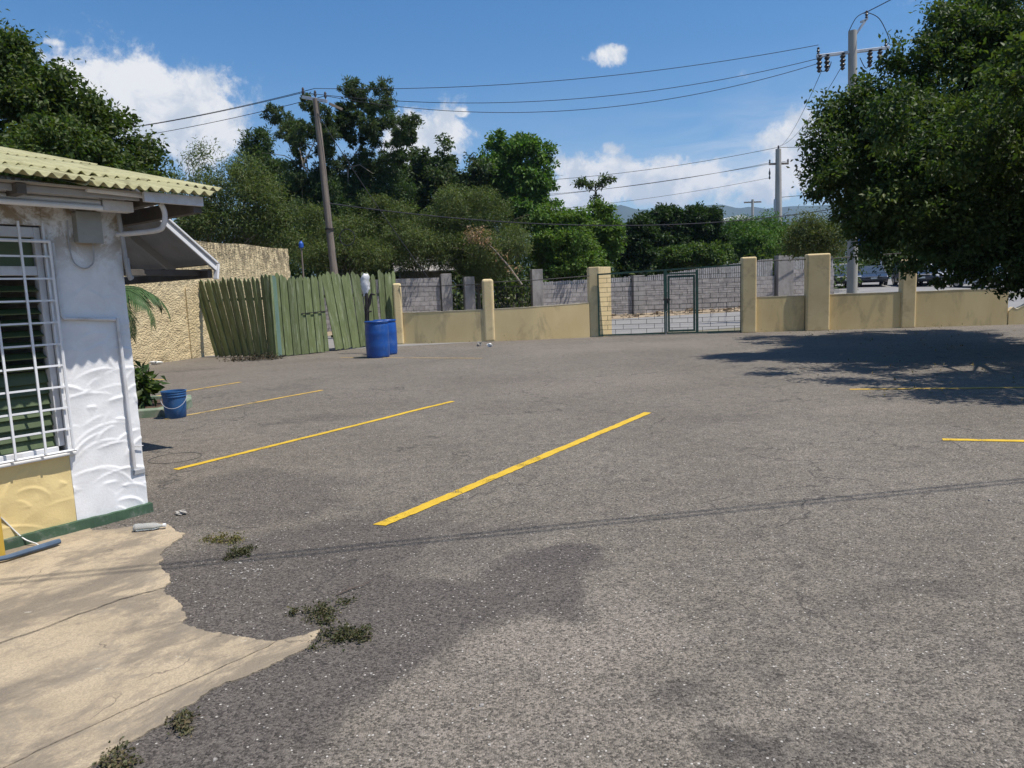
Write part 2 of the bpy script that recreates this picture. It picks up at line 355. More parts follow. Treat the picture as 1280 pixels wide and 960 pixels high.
def asphalt():
    m, N, p, out = mat_base('asphalt')
    tcn = N.n('ShaderNodeTexCoord'); v = tcn.outputs['Object']
    wv = N.n('ShaderNodeTexNoise'); N.lk(v, wv.inputs['Vector']); wv.inputs['Scale'].default_value = 1.6; wv.inputs['Detail'].default_value = 7
    sub = N.n('ShaderNodeVectorMath', operation='SUBTRACT'); N.lk(wv.outputs['Color'], sub.inputs[0]); sub.inputs[1].default_value = (.5, .5, .5)
    sc_ = N.n('ShaderNodeVectorMath', operation='SCALE'); N.lk(sub.outputs[0], sc_.inputs[0]); sc_.inputs['Scale'].default_value = 1.1
    ad = N.n('ShaderNodeVectorMath', operation='ADD'); N.lk(v, ad.inputs[0]); N.lk(sc_.outputs[0], ad.inputs[1])
    sp = N.n('ShaderNodeSeparateXYZ'); N.lk(ad.outputs[0], sp.inputs[0]); xs, ys = sp.outputs[0], sp.outputs[1]
    # newer dark mat beside the apron, oil-darkened patches, pale worn and dusty ground
    dark = blobs(N, xs, ys, [(-1.55, 3.6, .75, 1.5, -.7, .75), (-.75, 3.15, .75, .5, .5, .85), (-1.1, 2.3, .42, .9, -.35, .85),
                             (-2.2, 5.4, .9, .9, 0, .55), (.0, 3.55, .55, .42, .3, .8), (.25, 3.75, .28, .2, .7, .95), (-.55, 4.2, .8, .32, .2, .45)], .78, 1.18)
    oil = blobs(N, xs, ys, [(.78, 2.2, .26, .13, .3, .55), (.98, 2.08, .2, .12, 0, .4), (.56, 2.45, .24, .10, .6, .45), (1.5, 1.95, .2, .12, 0, .35), (1.1, 2.75, .2, .1, .5, .3), (1.9, 3.3, .5, .14, .2, .3),
                            (-6.95, 19.2, .7, .3, .1, .9), (2.6, 8.0, .6, .25, .2, .25), (-7.6, 16.8, .7, .3, .3, .4), (-2.6, 9.0, .7, .3, .4, .3), (-4.0, 12.6, .5, .35, .3, .3)])
    pale = blobs(N, xs, ys, [(.18, 2.85, .5, .28, .5, .8), (-.1, 2.45, .5, .5, .5, .45), (2.4, 6.0, .45, .2, .3, .35), (4.4, 8.2, .9, .3, 0, .4), (1.2, 11.5, 1.6, .9, .2, .35), (2.8, 19.0, 3.5, 1.5, 0, .4)])
    big = N.noise(v, .45, 5, .6); mid = N.noise(v, 3.5, 6, .65)
    c = N.mix(N.ss(big, .3, .7), (.143, .123, .099), (.180, .156, .127))
    c = N.mix(N.ss(mid, .45, .75, 0, .5), c, (.104, .091, .080))
    mot = N.noise(v, 8.5, 8, .72, dist=.4); c = N.mix(N.ss(mot, .50, .66, 0, .55), c, (.088, .076, .066)); c = N.mix(N.ss(mot, .46, .34, 0, .45), c, (.225, .195, .165))
    c = N.mix(N.m('MULTIPLY', pale, .6), c, (.235, .20, .165))
    c = N.mix(N.m('MULTIPLY', dark, .88), c, (.078, .067, .060))
    c = N.mix(N.m('MULTIPLY', oil, N.ss(N.noise(v, 5, 6, .7), .3, .62)), c, (.03, .027, .026))
    # aggregate
    vo = N.vor(v, 120); cs = N.n('ShaderNodeSeparateColor'); N.lk(vo.outputs['Color'], cs.inputs[0])
    g1 = N.m('MULTIPLY', N.m('SUBTRACT', cs.outputs[0], .5), 1.15); fn = N.m('MULTIPLY', N.m('SUBTRACT', N.noise(v, 190, 3, .7), .5), 1.6)
    k = N.m('ADD', N.m('ADD', g1, fn), 1.0); k = N.m('MAXIMUM', k, .25)
    hv = N.n('ShaderNodeHueSaturation'); N.lk(k, hv.inputs['Value']); N.lk(c, hv.inputs['Color']); c = hv.outputs[0]
    vb = N.vor(v, 75); cb = N.n('ShaderNodeSeparateColor'); N.lk(vb.outputs['Color'], cb.inputs[0])
    bright = N.m('MULTIPLY', N.ss(cb.outputs[1], .955, .965), N.ss(vb.outputs['Distance'], .38, .26)); c = N.mix(N.m('MULTIPLY', bright, .75), c, (.60, .56, .50))
    vd_ = N.vor(v, 80); cd = N.n('ShaderNodeSeparateColor'); N.lk(vd_.outputs['Color'], cd.inputs[0])
    hole = N.m('MULTIPLY', N.ss(cd.outputs[2], .86, .90), N.ss(vd_.outputs['Distance'], .45, .25)); c = N.mix(N.m('MULTIPLY', hole, .55), c, (.03, .027, .025))
    # hairline cracks
    ck = N.vor(ad.outputs[0], .55, 'DISTANCE_TO_EDGE'); ckm = N.m('MULTIPLY', N.ss(ck.outputs[0], .009, .001), N.ss(N.noise(v, .7, 4), .48, .56)); c = N.mix(N.m('MULTIPLY', ckm, .7), c, (.04, .036, .033))
    N.lk(c, p.inputs['Base Color']); p.inputs['Roughness'].default_value = .9; p.inputs['Specular IOR Level'].default_value = .3
    h = N.m('ADD', N.m('MULTIPLY', vo.outputs['Distance'], -1.0), N.m('MULTIPLY', N.noise(v, 75, 5, .7), 1.1)); bumpn(N, p, h, .75, .006)
    return m
MT['asphalt'] = asphalt()

def road():
    m, N, p, out = mat_base('road'); tcn = N.n('ShaderNodeTexCoord'); v = tcn.outputs['Object']
    c = N.mix(N.ss(N.noise(v, .8, 6, .6), .3, .7), (.21, .20, .19), (.165, .158, .15)); c = N.mix(N.ss(N.noise(v, 40, 4, .7), .3, .8, 0, .3), c, (.4, .39, .37))
    N.lk(c, p.inputs['Base Color']); p.inputs['Roughness'].default_value = .9; bumpn(N, p, N.noise(v, 60, 5, .7), .4, .006); return m
MT['road'] = road()
MT['verge'] = mat('verge', (.36, .28, .19), (.26, .2, .135), 1.6, .95, .8, 18, .03, stain=(.16, .13, .07), stain_scale=1.2, stain_amt=.6)
MT['earth'] = mat('earth', (.20, .175, .13), (.12, .12, .06), .15, .95, .5, 3, .05)

def concrete():
    m, N, p, out = mat_base('apron_concrete'); tcn = N.n('ShaderNodeTexCoord'); v = tcn.outputs['Object']
    m0 = N.n('ShaderNodeMapping'); m0.inputs['Rotation'].default_value = (0, 0, R(-54)); N.lk(v, m0.inputs[0])
    mp = N.n('ShaderNodeMapping'); mp.inputs['Scale'].default_value = (.9, 1.45, 1); N.lk(m0.outputs[0], mp.inputs[0])
    c = N.mix(N.ss(N.noise(v, 2.0, 6, .6), .3, .7), (.51, .405, .275), (.43, .34, .225))
    c = N.mix(N.ss(N.noise(v, 18, 6, .7), .55, .75, 0, .45), c, (.50, .41, .28))
    st = N.ss(N.noise(mp.outputs[0], 1.5, 10, .74, dist=.35), .44, .56); c = N.mix(N.m('MULTIPLY', st, .82), c, (.165, .138, .108))
    spx = N.n('ShaderNodeSeparateXYZ'); wz = N.n('ShaderNodeTexNoise'); N.lk(v, wz.inputs['Vector']); wz.inputs['Scale'].default_value = 5.0; wz.inputs['Detail'].default_value = 8; wz2 = N.n('ShaderNodeVectorMath', operation='SCALE'); N.lk(wz.outputs['Color'], wz2.inputs[0]); wz2.inputs['Scale'].default_value = .45; wz3 = N.n('ShaderNodeVectorMath', operation='ADD'); N.lk(v, wz3.inputs[0]); N.lk(wz2.outputs[0], wz3.inputs[1]); N.lk(wz3.outputs[0], spx.inputs[0])
    bl = blobs(N, spx.outputs[0], spx.outputs[1], [(-2.1, 3.95, .42, .13, .93, .9), (-2.4, 3.4, .45, .16, .93, .9), (-1.75, 2.95, .35, .12, .93, .7), (-1.35, 3.4, .22, .08, .7, .6), (-1.8, 2.5, .3, .14, .93, .85), (-2.0, 4.45, .14, .08, .5, .6), (-1.4, 2.55, .18, .06, .93, .5)], .3, 1.5)
    c = N.mix(N.m('MULTIPLY', bl, N.ss(N.noise(v, 11, 8, .75), .36, .58, .25, .85)), c, (.15, .128, .102))
    st2 = N.m('MULTIPLY', N.ss(N.noise(mp.outputs[0], 7, 6, .7, dist=.6), .52, .62), .5); c = N.mix(st2, c, (.24, .20, .15)); st3 = N.ss(N.noise(v, 3.3, 10, .75, dist=.3), .53, .60); c = N.mix(N.m('MULTIPLY', st3, .45), c, (.22, .19, .15))
    ckn = N.n('ShaderNodeVectorMath', operation='ADD'); wq = N.n('ShaderNodeTexNoise'); N.lk(v, wq.inputs['Vector']); wq.inputs['Scale'].default_value = 4.0; wq.inputs['Detail'].default_value = 6; sq = N.n('ShaderNodeVectorMath', operation='SCALE'); N.lk(wq.outputs['Color'], sq.inputs[0]); sq.inputs['Scale'].default_value = .35; N.lk(v, ckn.inputs[0]); N.lk(sq.outputs[0], ckn.inputs[1])
    cke = N.vor(ckn.outputs[0], 1.15, 'DISTANCE_TO_EDGE'); c = N.mix(N.m('MULTIPLY', N.m('MULTIPLY', N.ss(cke.outputs[0], .008, .001), N.ss(N.noise(v, 1.3, 3), .5, .56)), .8), c, (.09, .075, .06))
    wh = N.ss(N.noise(v, 7, 8, .7), .66, .69); c = N.mix(N.m('MULTIPLY', wh, .6), c, (.62, .58, .5))
    c = N.mix(N.ss(N.noise(v, 120, 4, .75), .40, .62, 0, .6), c, (.27, .22, .155))
    N.lk(c, p.inputs['Base Color']); p.inputs['Roughness'].default_value = .88; p.inputs['Specular IOR Level'].default_value = .3
    bumpn(N, p, N.m('ADD', N.noise(v, 30, 8, .7), N.m('MULTIPLY', N.noise(v, 5, 4, .6), .8)), .8, .014); return m
MT['apron'] = concrete()

def line_paint(name, c1, c2, wear):
    m, N, p, out = mat_base(name); tcn = N.n('ShaderNodeTexCoord'); v = tcn.outputs['Object']
    c = N.mix(N.ss(N.noise(v, 9, 6, .65), .3, .7), c1, c2); c = N.mix(N.ss(N.noise(v, 130, 3, .7), .52, .75, 0, .55), c, tuple(x * .55 for x in c1))
    N.lk(c, p.inputs['Base Color']); p.inputs['Roughness'].default_value = .8
    bumpn(N, p, N.noise(v, 90, 5, .7), .6, .005)
    a = N.ss(N.m('ADD', N.m('MULTIPLY', N.noise(v, 110, 4, .7), .5), N.m('MULTIPLY', N.noise(v, 4, 5, .65), .5)), wear + .05, wear - .03)
    N.lk(a, p.inputs['Alpha']); return m
MT['line_new'] = line_paint('line_new', (.64, .42, .025), (.54, .34, .02), .572)
MT['line_mid'] = line_paint('line_mid', (.56, .36, .06), (.46, .29, .06), .565)
MT['line_old'] = line_paint('line_old', (.52, .36, .12), (.42, .29, .10), .535)

# ================================================================== THE SETTING
def gz(y): return 0.0 if y < 25 else 0.042 * (min(y, 62) - 25)
def sheet(name, xs, ys, m, dz=0.0, parent=None, warp=None):
    b = MB(); nx = len(xs)
    for y in ys:
        for x in xs: b.v.append((x, y, gz(y) + dz))
    for j in range(len(ys) - 1):
        for i in range(nx - 1): b.f.append((j * nx + i, j * nx + i + 1, (j + 1) * nx + i + 1, (j + 1) * nx + i))
    return b.build(name, m, parent)
ground = sheet('ground', [-6000, -60, 60, 6000], [-6000, -40, 25, 62, 6000], MT['earth'], -.004); tag(ground, kind='structure', label='bare earth ground stretching away behind the walls')
lot = sheet('parking_lot', [-13, 0, 24], [-16, 4, 23.9], MT['asphalt'], .002); tag(lot, kind='structure', label='weathered grey asphalt parking lot with yellow bay lines')
# street beyond the wall, laid along the far block wall
WD = Vector((.97, .243, 0)).normalized(); WN = Vector((-WD.y, WD.x, 0)); W0 = Vector((-6, 30.6, 0))
def wp(s, o=0.0):      # point s metres along the far wall, o metres behind it
    p = W0 + WD * s + WN * o; return (p.x, p.y, gz(p.y))
def strip(name, s0, s1, o0, o1, m, dz, label):
    b = MB(); n = 40; rows = 4
    for i in range(n + 1):
        for j in range(rows + 1):
            p = wp(s0 + (s1 - s0) * i / n, o0 + (o1 - o0) * j / rows); b.v.append((p[0], p[1], p[2] + dz))
    for i in range(n):
        for j in range(rows):
            a = i * (rows + 1) + j; b.f.append((a, a + rows + 1, a + rows + 2, a + 1))
    o = b.build(name, m); return tag(o, label, kind='structure')
strip('road', -40, 80, -8.6, -2.2, MT['road'], .006, 'pale grey street running past the gate')
strip('verge', -40, 24, -2.2, 0.3, MT['verge'], .012, 'sandy verge at the foot of the block wall')
fore = sheet('forecourt', [14.5, 70], [38, 62, 110], MT['road'], .012); tag(fore, 'pale paved forecourt where the cars are parked', kind='structure')

# concrete apron in three slabs beside the building
rnd = random.Random(5)
def rough(pts, amp=.02, it=4):
    for _ in range(it):
        q = []
        for a, b in zip(pts, pts[1:]):
            L = math.hypot(b[0] - a[0], b[1] - a[1]); k = min(amp, L * .16)
            q += [a, ((a[0] + b[0]) / 2 + rnd.uniform(-k, k), (a[1] + b[1]) / 2 + rnd.uniform(-k, k))]
        q.append(pts[-1]); pts = q
    return pts
apron = thing('concrete_apron', 'tan concrete apron with dark stains beside the white building', None, kind='structure')
J1 = [(-1.914, 3.66), (-1.955, 3.612), (-2.077, 3.524), (-2.165, 3.391), (-2.266, 3.236), (-2.386, 3.082), (-3.2, 2.08), (-4.4, .6)]
J2 = [(-1.094, 2.995), (-1.2, 2.85), (-1.333, 2.69), (-1.471, 2.521), (-1.553, 2.425), (-1.658, 2.293), (-1.734, 2.185), (-2.3, 1.45), (-3.3, .2)]
E1 = [(-2.98, 4.80), (-2.912, 4.70), (-2.729, 4.724), (-2.547, 4.822), (-2.359, 4.697), (-2.207, 4.566), (-2.211, 4.383), (-2.19, 4.212), (-2.117, 4.022), (-1.942, 3.792), (-1.909, 3.723), (-1.914, 3.66)]
E2 = [(-1.90, 3.645), (-1.832, 3.56), (-1.729, 3.454), (-1.648, 3.329), (-1.608, 3.215), (-1.477, 3.14), (-1.323, 3.08), (-1.194, 3.025), (-1.097, 3.002)]
E3 = [(-1.09, 3.004), (-1.011, 3.04), (-.927, 3.102), (-.923, 3.033), (-.931, 2.96), (-.986, 2.874), (-1.068, 2.763), (-1.142, 2.694), (-1.231, 2.613), (-1.291, 2.493), (-1.324, 2.377), (-1.373, 2.307), (-1.411, 2.248), (-1.445, 2.168), (-1.511, 2.066), (-2.4, .9), (-2.9, .15)]
def off(pl, d): return [(x + .79 * d, y - .61 * d) for x, y in pl]
def slab(pts, dz):
    n = len(pts); b = MB(); b.v = [(x, y, dz) for x, y in pts] + [(x, y, -.02) for x, y in pts]
    b.f = [tuple(range(n))] + [(i, i + n, (i + 1) % n + n, (i + 1) % n) for i in range(n)]
    o = b.build('slab', MT['apron'], apron); return o
j1 = rough(J1, .006, 2); j2 = rough(J2, .006, 2)
slab(rough(E1) + off(j1, -.006)[1:] + [(-5.2, 1.75), (-3.30, 4.37)], .009)
slab(rough(E2) + off(j2, -.006)[1:] + list(reversed(off(j1, .006)))[:-1], .006)
slab(rough(E3) + list(reversed(off(j2, .006)))[:-1], .008)

# yellow bay lines
def bay_line(a, b, w, m, name='parking_line'):
    a = Vector((*a, 0)); b = Vector((*b, 0)); d = (b - a); L = d.length; d.normalize(); s = Vector((-d.y, d.x, 0))
    n = max(8, int(L / .05)); k = MB(); wob = 0
    for i in range(n + 1):
        t = i / n; wob = wob * .9 + rnd.uniform(-.004, .004)
        p = a + d * L * t
        for sg in (-1, 1): q = p + s * (sg * (w / 2 + rnd.uniform(-.006, .004)) + wob) + d * (rnd.uniform(-.02, .02) if i in (0, n) else 0); k.v.append((q.x, q.y, .007))
    k.f = [(2 * i, 2 * i + 2, 2 * i + 3, 2 * i + 1) for i in range(n)]
    return k.build(name, m, lot)
bay_line((-.92, 4.59), (1.65, 8.56), .10, MT['line_new'])
bay_line((-3.16, 6.44), (-.86, 10.11), .085, MT['line_new'])
bay_line((-4.7, 9.45), (-3.97, 10.74), .08, MT['line_old']); bay_line((-3.95, 10.78), (-3.23, 11.99), .085, MT['line_mid'])
bay_line((-6.3, 11.6), (-5.29, 13.75), .085, MT['line_mid'])
bay_line((-8.6, 15.6), (-7.21, 14.75), .085, MT['line_old'])
bay_line((4.71, 9.8), (8.4, 9.05), .10, MT['line_mid']); bay_line((3.99, 6.48), (6.6, 5.7), .09, MT['line_new'])
bay_line((-4.56, 18.9), (-.71, 17.0), .08, MT['line_old'])
# faint ring of an old cover in the asphalt
k = MB()
for rr_ in (.235, .25):
    for i in range(40): k.v.append((-3.40 + rr_ * math.cos(i * math.pi / 20), 6.98 + rr_ * math.sin(i * math.pi / 20), .006))
k.f = [(i, (i + 1) % 40, 40 + (i + 1) % 40, 40 + i) for i in range(40)]
k.build('cover_ring', MT['dark_wood'], lot)

# far hills
hx = [-3200, -1800, -900, -300, 0, 159, 240, 308, 400, 474, 556, 640, 722, 800, 888, 954, 1086, 1219, 1500, 1900, 2600, 3600]
hz = [260, 300, 280, 270, 290, 322, 312, 310, 335, 351, 328, 318, 322, 330, 339, 326, 309, 317, 330, 290, 310, 250]
X = np.linspace(-3200, 3600, 260); Z = np.interp(X, hx, hz); g_ = rng(3)
Z = Z + np.interp(X, np.linspace(-3200, 3600, 130), g_.normal(0, 4, 130))
b = MB(); rows = 7
for j in range(rows + 1):
    t = j / rows
    for i, (x, z) in enumerate(zip(X, Z)):
        yy = 3000 - 900 * (1 - t) ** 1.2 + (120 * math.sin(x * .011 + j * 1.7)) * (1 - t) * t * 2
        b.v.append((x * (.72 + .28 * t), yy, max(-5, z * (t ** 1.15) + (1 - t) * t * 60 * math.sin(x * .017 + j))))
n = len(X)
for j in range(rows):
    for i in range(n - 1): b.f.append((j * n + i, j * n + i + 1, (j + 1) * n + i + 1, (j + 1) * n + i))
hills = b.build('hills', MT['hill'], None, True, angle=180); tag(hills, 'blue hazy hills on the horizon', kind='structure')

# ================================================================== WHITE BUILDING
BA = math.atan2(-.807, -.59)
house = thing('house', 'white stucco building with yellow panel, barred window and corrugated roof', 'building', (-2.73, 5.12, 0), BA)
# local axes: x along the front wall (into the left of the picture), y out of the wall, z up
def stucco_panel(name, x0, x1, z0, z1, m, seed, narc, amp, top_smooth=None, parent=house, thick=.15):
    st = .008; nx = max(2, int((x1 - x0) / st)); nz = max(2, int((z1 - z0) / st))
    xs = np.linspace(x0, x1, nx + 1); zs = np.linspace(z0, z1, nz + 1); XX, ZZ = np.meshgrid(xs, zs)
    Hh = np.zeros_like(XX); g = rng(seed)
    for _ in range(int(narc * (x1 - x0) * (z1 - z0))):
        cx = g.uniform(x0 - .2, x1 + .2); cz = g.uniform(z0 - .25, z1 + .05); r = g.uniform(.05, .34); t0 = g.normal(1.3, .75); tw = g.uniform(.25, .95)
        dx = XX - cx; dz = (ZZ - cz) * g.uniform(1.0, 1.7); d = np.hypot(dx, dz) - r; th = np.arctan2(dz, dx)
        win = np.exp(-((th - t0) / tw) ** 4)
        prof = np.where(d > 0, np.exp(-(d / .008) ** 2), np.exp(d / .03)) * amp * g.uniform(.2, 1.15)
        Hh = np.maximum(Hh, prof * win)
    for k_ in range(5):
        a, b_ = g.uniform(8, 30, 2); Hh += .0012 * np.sin(XX * a + g.uniform(0, 6)) * np.sin(ZZ * b_ + g.uniform(0, 6))
    if top_smooth: Hh *= np.interp(ZZ, top_smooth, (1.0, .35))
    b = MB(); b.v = list(map(tuple, np.stack([XX, Hh, ZZ], -1).reshape(-1, 3).tolist())); w = nx + 1
    for j in range(nz):
        for i in range(nx): b.f.append((j * w + i, (j + 1) * w + i, (j + 1) * w + i + 1, j * w + i + 1))
    # rim back to the wall thickness
    ring = [i for i in range(w)] + [j * w + nx for j in range(1, nz + 1)] + [nz * w + i for i in range(nx - 1, -1, -1)] + [j * w for j in range(nz - 1, 0, -1)]
    o0 = len(b.v)
    for i in ring: p = b.v[i]; b.v.append((p[0], -thick, p[2]))
    L = len(ring)
    for i in range(L): b.f.append((ring[i], ring[(i + 1) % L], o0 + (i + 1) % L, o0 + i))
    b.f.append(tuple(o0 + i for i in range(L)))
    return b.build(name, m, parent, True, angle=60)
stucco_panel('pier', 0, .487, .0, 2.30, MT['stucco_white'], 11, 150, .0085, (1.0, 1.9))
stucco_panel('lower_panel', .489, 2.4, .0, .535, MT['stucco_yellow'], 12, 110, .006)
stucco_panel('upper_panel', .489, 2.4, 2.06, 2.30, MT['stucco_white'], 13, 20, .004)
stucco_panel('far_pier', 2.401, 3.6, .0, 2.30, MT['stucco_white'], 14, 30, .006)
b = MB(); b.box(0, .15, -4.2, -.152, 0, 2.3); b.build('side_wall', MT['stucco_white'], house)
b = MB(); b.box(.151, 3.6, -4.2, -4.05, 0, 2.3); b.build('rear_wall', MT['stucco_white'], house)
b = MB(); b.box(3.45, 3.6, -4.04, -.152, 0, 2.3); b.build('end_wall', MT['stucco_white'], house)
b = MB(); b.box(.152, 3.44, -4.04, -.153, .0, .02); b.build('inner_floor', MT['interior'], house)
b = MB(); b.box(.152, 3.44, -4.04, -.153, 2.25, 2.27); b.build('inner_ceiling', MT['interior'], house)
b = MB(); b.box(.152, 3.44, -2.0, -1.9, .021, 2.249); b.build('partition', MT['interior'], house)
b = MB()
pl = [(0, .035)] ; xs = np.linspace(-.02, 3.6, 150); g = rng(21)
hh = .068 + np.cumsum(g.normal(0, .0012, 150)); hh = np.clip(hh, .055, .085); yy = .028 + g.normal(0, .0025, 150)
for x, h_, y_ in zip(xs, hh, yy): b.v += [(x, y_ + .004, -.01), (x, y_, h_), (x, -.01, h_ + .004)]
b.f = [f for i in range(149) for f in ((3 * i, 3 * i + 1, 3 * i + 4, 3 * i + 3), (3 * i + 1, 3 * i + 2, 3 * i + 5, 3 * i + 4))]
b.f += [(0, 2, 1), (447, 448, 449)]
b.build('plinth', MT['plinth'], house)

# window: recess, frame, louvres, sill, burglar bars
win = MB(); win.box(.492, .532, -.10, -.03, .60, 2.05); win.box(.532, 2.39, -.10, -.03, 1.985, 2.05); win.box(.532, 2.39, -.10, -.03, .56, .60)
win.box(.532, 2.39, -.10, -.035, 1.74, 1.80)
wo_ = win.build('window', MT['white_trim'], house, bevel=.004)
for i in range(15):
    z = .635 + i * .073
    b = MB(); b.box(-.425, .425, -.004, .004, -.042, .042)
    for xc in (.96, 1.83):
        o = b.build('slat', MT['louver'], wo_); o.matrix_local = TR(xc, -.085, z, (.38 if i < 7 else 1.15), 0, 0)
b = MB(); b.box(1.388, 1.402, -.1, -.04, .60, 1.74); b.build('mullion', MT['white_trim'], wo_)
b = MB(); b.box(.535, 2.39, -.074, -.068, 1.80, 1.985); b.build('fanlight', MT['louver'], wo_)
b = MB(); b.box(.45, 2.42, -.03, .028, .535, .556); b.build('window_sill', MT['white_trim'], house, bevel=.005)
gr = MB(); GY = .05
gr.tube([(.475, .0, 1.955), (.475, GY, 1.955), (2.4, GY, 1.955)], .011, 6); gr.tube([(.475, GY, 1.955), (.475, GY, .575)], .010, 6); gr.tube([(.46, GY, .572), (2.4, GY, .572)], .010, 6)
go = gr.build('window_grille', MT['white_paint'], house, True, angle=50)
bm_v = MB(); bm_v.box(-.0065, .0065, -.006, .006, 0, 1.50); mv = bm_v.mesh('bar', MT['white_paint'])
bm_h = MB(); bm_h.box(0, 1.92, -.005, .005, -.006, .006); mh_ = bm_h.mesh('bar', MT['white_paint'])
for i in range(11): inst(mv, 'bar', go, TR(.475 + .172 * (i + 1) , GY + .012, .575))
inst(mv, 'bar', go, TR(.497, GY - .02, .575))
for i in range(9): inst(mh_, 'bar', go, TR(.478, GY - .001, .722 + i * .142))
# plumbing, cables and boxes on the wall
b = MB(); b.tube([(.445, .02, 1.95), (.445, .022, 1.475), (.435, .022, 1.455), (.16, .022, 1.435), (.10, .022, 1.43)], .0105, 8); b.tube([(.085, .024, 1.44), (.082, .024, 1.0), (.08, .024, .62), (.08, .026, .36)], .0125, 8)
b.tube([(.075, .022, .52), (-.0, .018, .505)], .004, 6)
b.build('conduit', MT['white_trim'], house, True)
b = MB(); b.box(-.0, .085, -.01, .0115, .30, .335); b.build('grey_patch', MT['grey_trim'], house, bevel=.003)  # thin grey rectangle on the wall just below the conduit end
b = MB(); b.box(.155, .305, .0, .075, 1.955, 2.155); bx_ = b.build('meter_box', MT['box_grey'], house, bevel=.006); b = MB(); b.box(.150, .310, .0755, .083, 1.95, 2.16); b.build('lid', MT['box_grey'], bx_, bevel=.003)
b = MB(); b.pipe([(.2, .03, 1.955), (.2, .025, 1.86), (.215, .02, 1.81), (.27, .018, 1.785), (.33, .018, 1.83), (.345, .018, 1.95), (.34, .02, 2.1)], .0045, 6); b.build('loop_cable', MT['grey_trim'], house, True)
b = MB(); b.pipe([(.04, .02, 2.24), (.02, .045, 2.18), (.012, .05, 2.05), (-.0, .05, 1.85), (-.008, .05, 1.76), (-.03, .03, 1.71)], .016, 8); b.pipe([(-.02, .03, 1.86), (-.03, .02, 1.75), (-.055, 0, 1.72)], .014, 8); b.build('down_pipe', MT['grey_trim'], house, True)
b = MB(); b.pipe([(.35, .36, 2.262), (-.02, .36, 2.252), (-.10, .36, 2.235), (-.15, .35, 2.16), (-.15, .32, 2.07), (-.12, .26, 2.035), (.03, .02, 2.02)], .018, 10); b.build('vent_pipe', MT['white_trim'], house, True)
# twin-tube batten under the eave
b = MB(); b.box(.22, 1.45, .15, .235, 2.225, 2.262); lf = b.build('light_batten', MT['white_trim'], house, bevel=.005)
for yy_, zz in ((.21, 2.205), (.235, 2.168)):
    b = MB(); b.tube([(.21, yy_, zz), (1.45, yy_, zz)], .0185, 12); b.build('tube', MT['white_paint'], lf, True)
b = MB(); b.box(.0, .2, .14, .235, 2.155, 2.225); b.build('junction_box', MT['white_trim'], house, bevel=.004)
# eave woodwork
b = MB(); b.box(.0, 3.6, .30, .325, 2.222, 2.262); b.build('fascia_board', MT['grey_trim'], house, bevel=.003)
b = MB(); b.box(-.40, .02, .40, .43, 2.205, 2.272); b.build('fascia_board', MT['white_trim'], house, bevel=.003)
b = MB(); b.box(-.40, 3.6, .0, .398, 2.264, 2.272); b.build('soffit', MT['soffit'], house)
b = MB(); b.box(-.40, -.34, -3.9, .398, 2.16, 2.26); b.build('purlin', MT['dark_wood'], house)
for xx in (-.1, .7, 1.5): b = MB(); b.box(xx, xx + .05, .012, .395, 2.20, 2.26); b.build('rafter_tail', MT['dark_wood'], house)
# corrugated sheets: two courses, upper course laps over and runs out further at the gable
SL = .22
def corr(x0, x1, y0, y1, z0, seed, lift=0.0):
    wl = .0755; nx = int((x1 - x0) / (wl / 8)); g = rng(seed); b = MB(); ny = 5; sk = g.uniform(-.012, .012)
    for j in range(ny + 1):
        y = y0 + (y1 - y0) * j / ny
        for i in range(nx + 1):
            x = x0 + (x1 - x0) * i / nx
            z = z0 + (y0 - y) * SL + .015 * math.cos(2 * math.pi * x / wl) + lift * (1 - j / ny) + sk * math.sin(x * 2.0)
            b.v.append((x, y + .02 * math.sin(x * 3 + seed) * (j == 0), z))
    w = nx + 1
    for j in range(ny):
        for i in range(nx): b.f.append((j * w + i, j * w + i + 1, (j + 1) * w + i + 1, (j + 1) * w + i))
    o = b.build('roof_sheet', MT['roof'], roof, True, angle=180); sm = o.modifiers.new('thick', 'SOLIDIFY'); sm.thickness = .006; sm.offset = 1
    return o
roof = thing('roof', None, None); roof.parent = house
ze = 2.287
for i, (a, c) in enumerate(((-.46, .42), (.36, 1.24), (1.18, 2.06), (2.0, 2.9), (2.84, 3.8))): corr(a, c, .50, -.34, ze + .003 * (i % 2) * 3, 30 + i)
y_m = -.12
for i, (a, c) in enumerate(((-.92, .08), (.02, .9), (.84, 1.72), (1.66, 2.54), (2.48, 3.8))): corr(a, c, y_m, -2.25, ze + (.5 - y_m) * SL + .016 + .003 * (i % 2) * 3, 40 + i)
for i, (a, c) in enumerate(((-.90, .1), (.04, .92), (.86, 1.74), (1.68, 3.8))): corr(a, c, -2.15, -4.5, ze + (.5 + 2.15) * SL + .032 + .009 * (i % 2), 50 + i)
b = MB(); b.add([(0.0, .1, 2.3), (0, -4.2, 2.3), (0, -4.2, 3.10), (.12, .1, 2.3), (.12, -4.2, 2.3), (.12, -4.2, 3.10)], [(0, 1, 2), (3, 5, 4), (0, 2, 5, 3), (1, 4, 5, 2), (0, 3, 4, 1)]); b.build('gable', MT['stucco_white'], house)

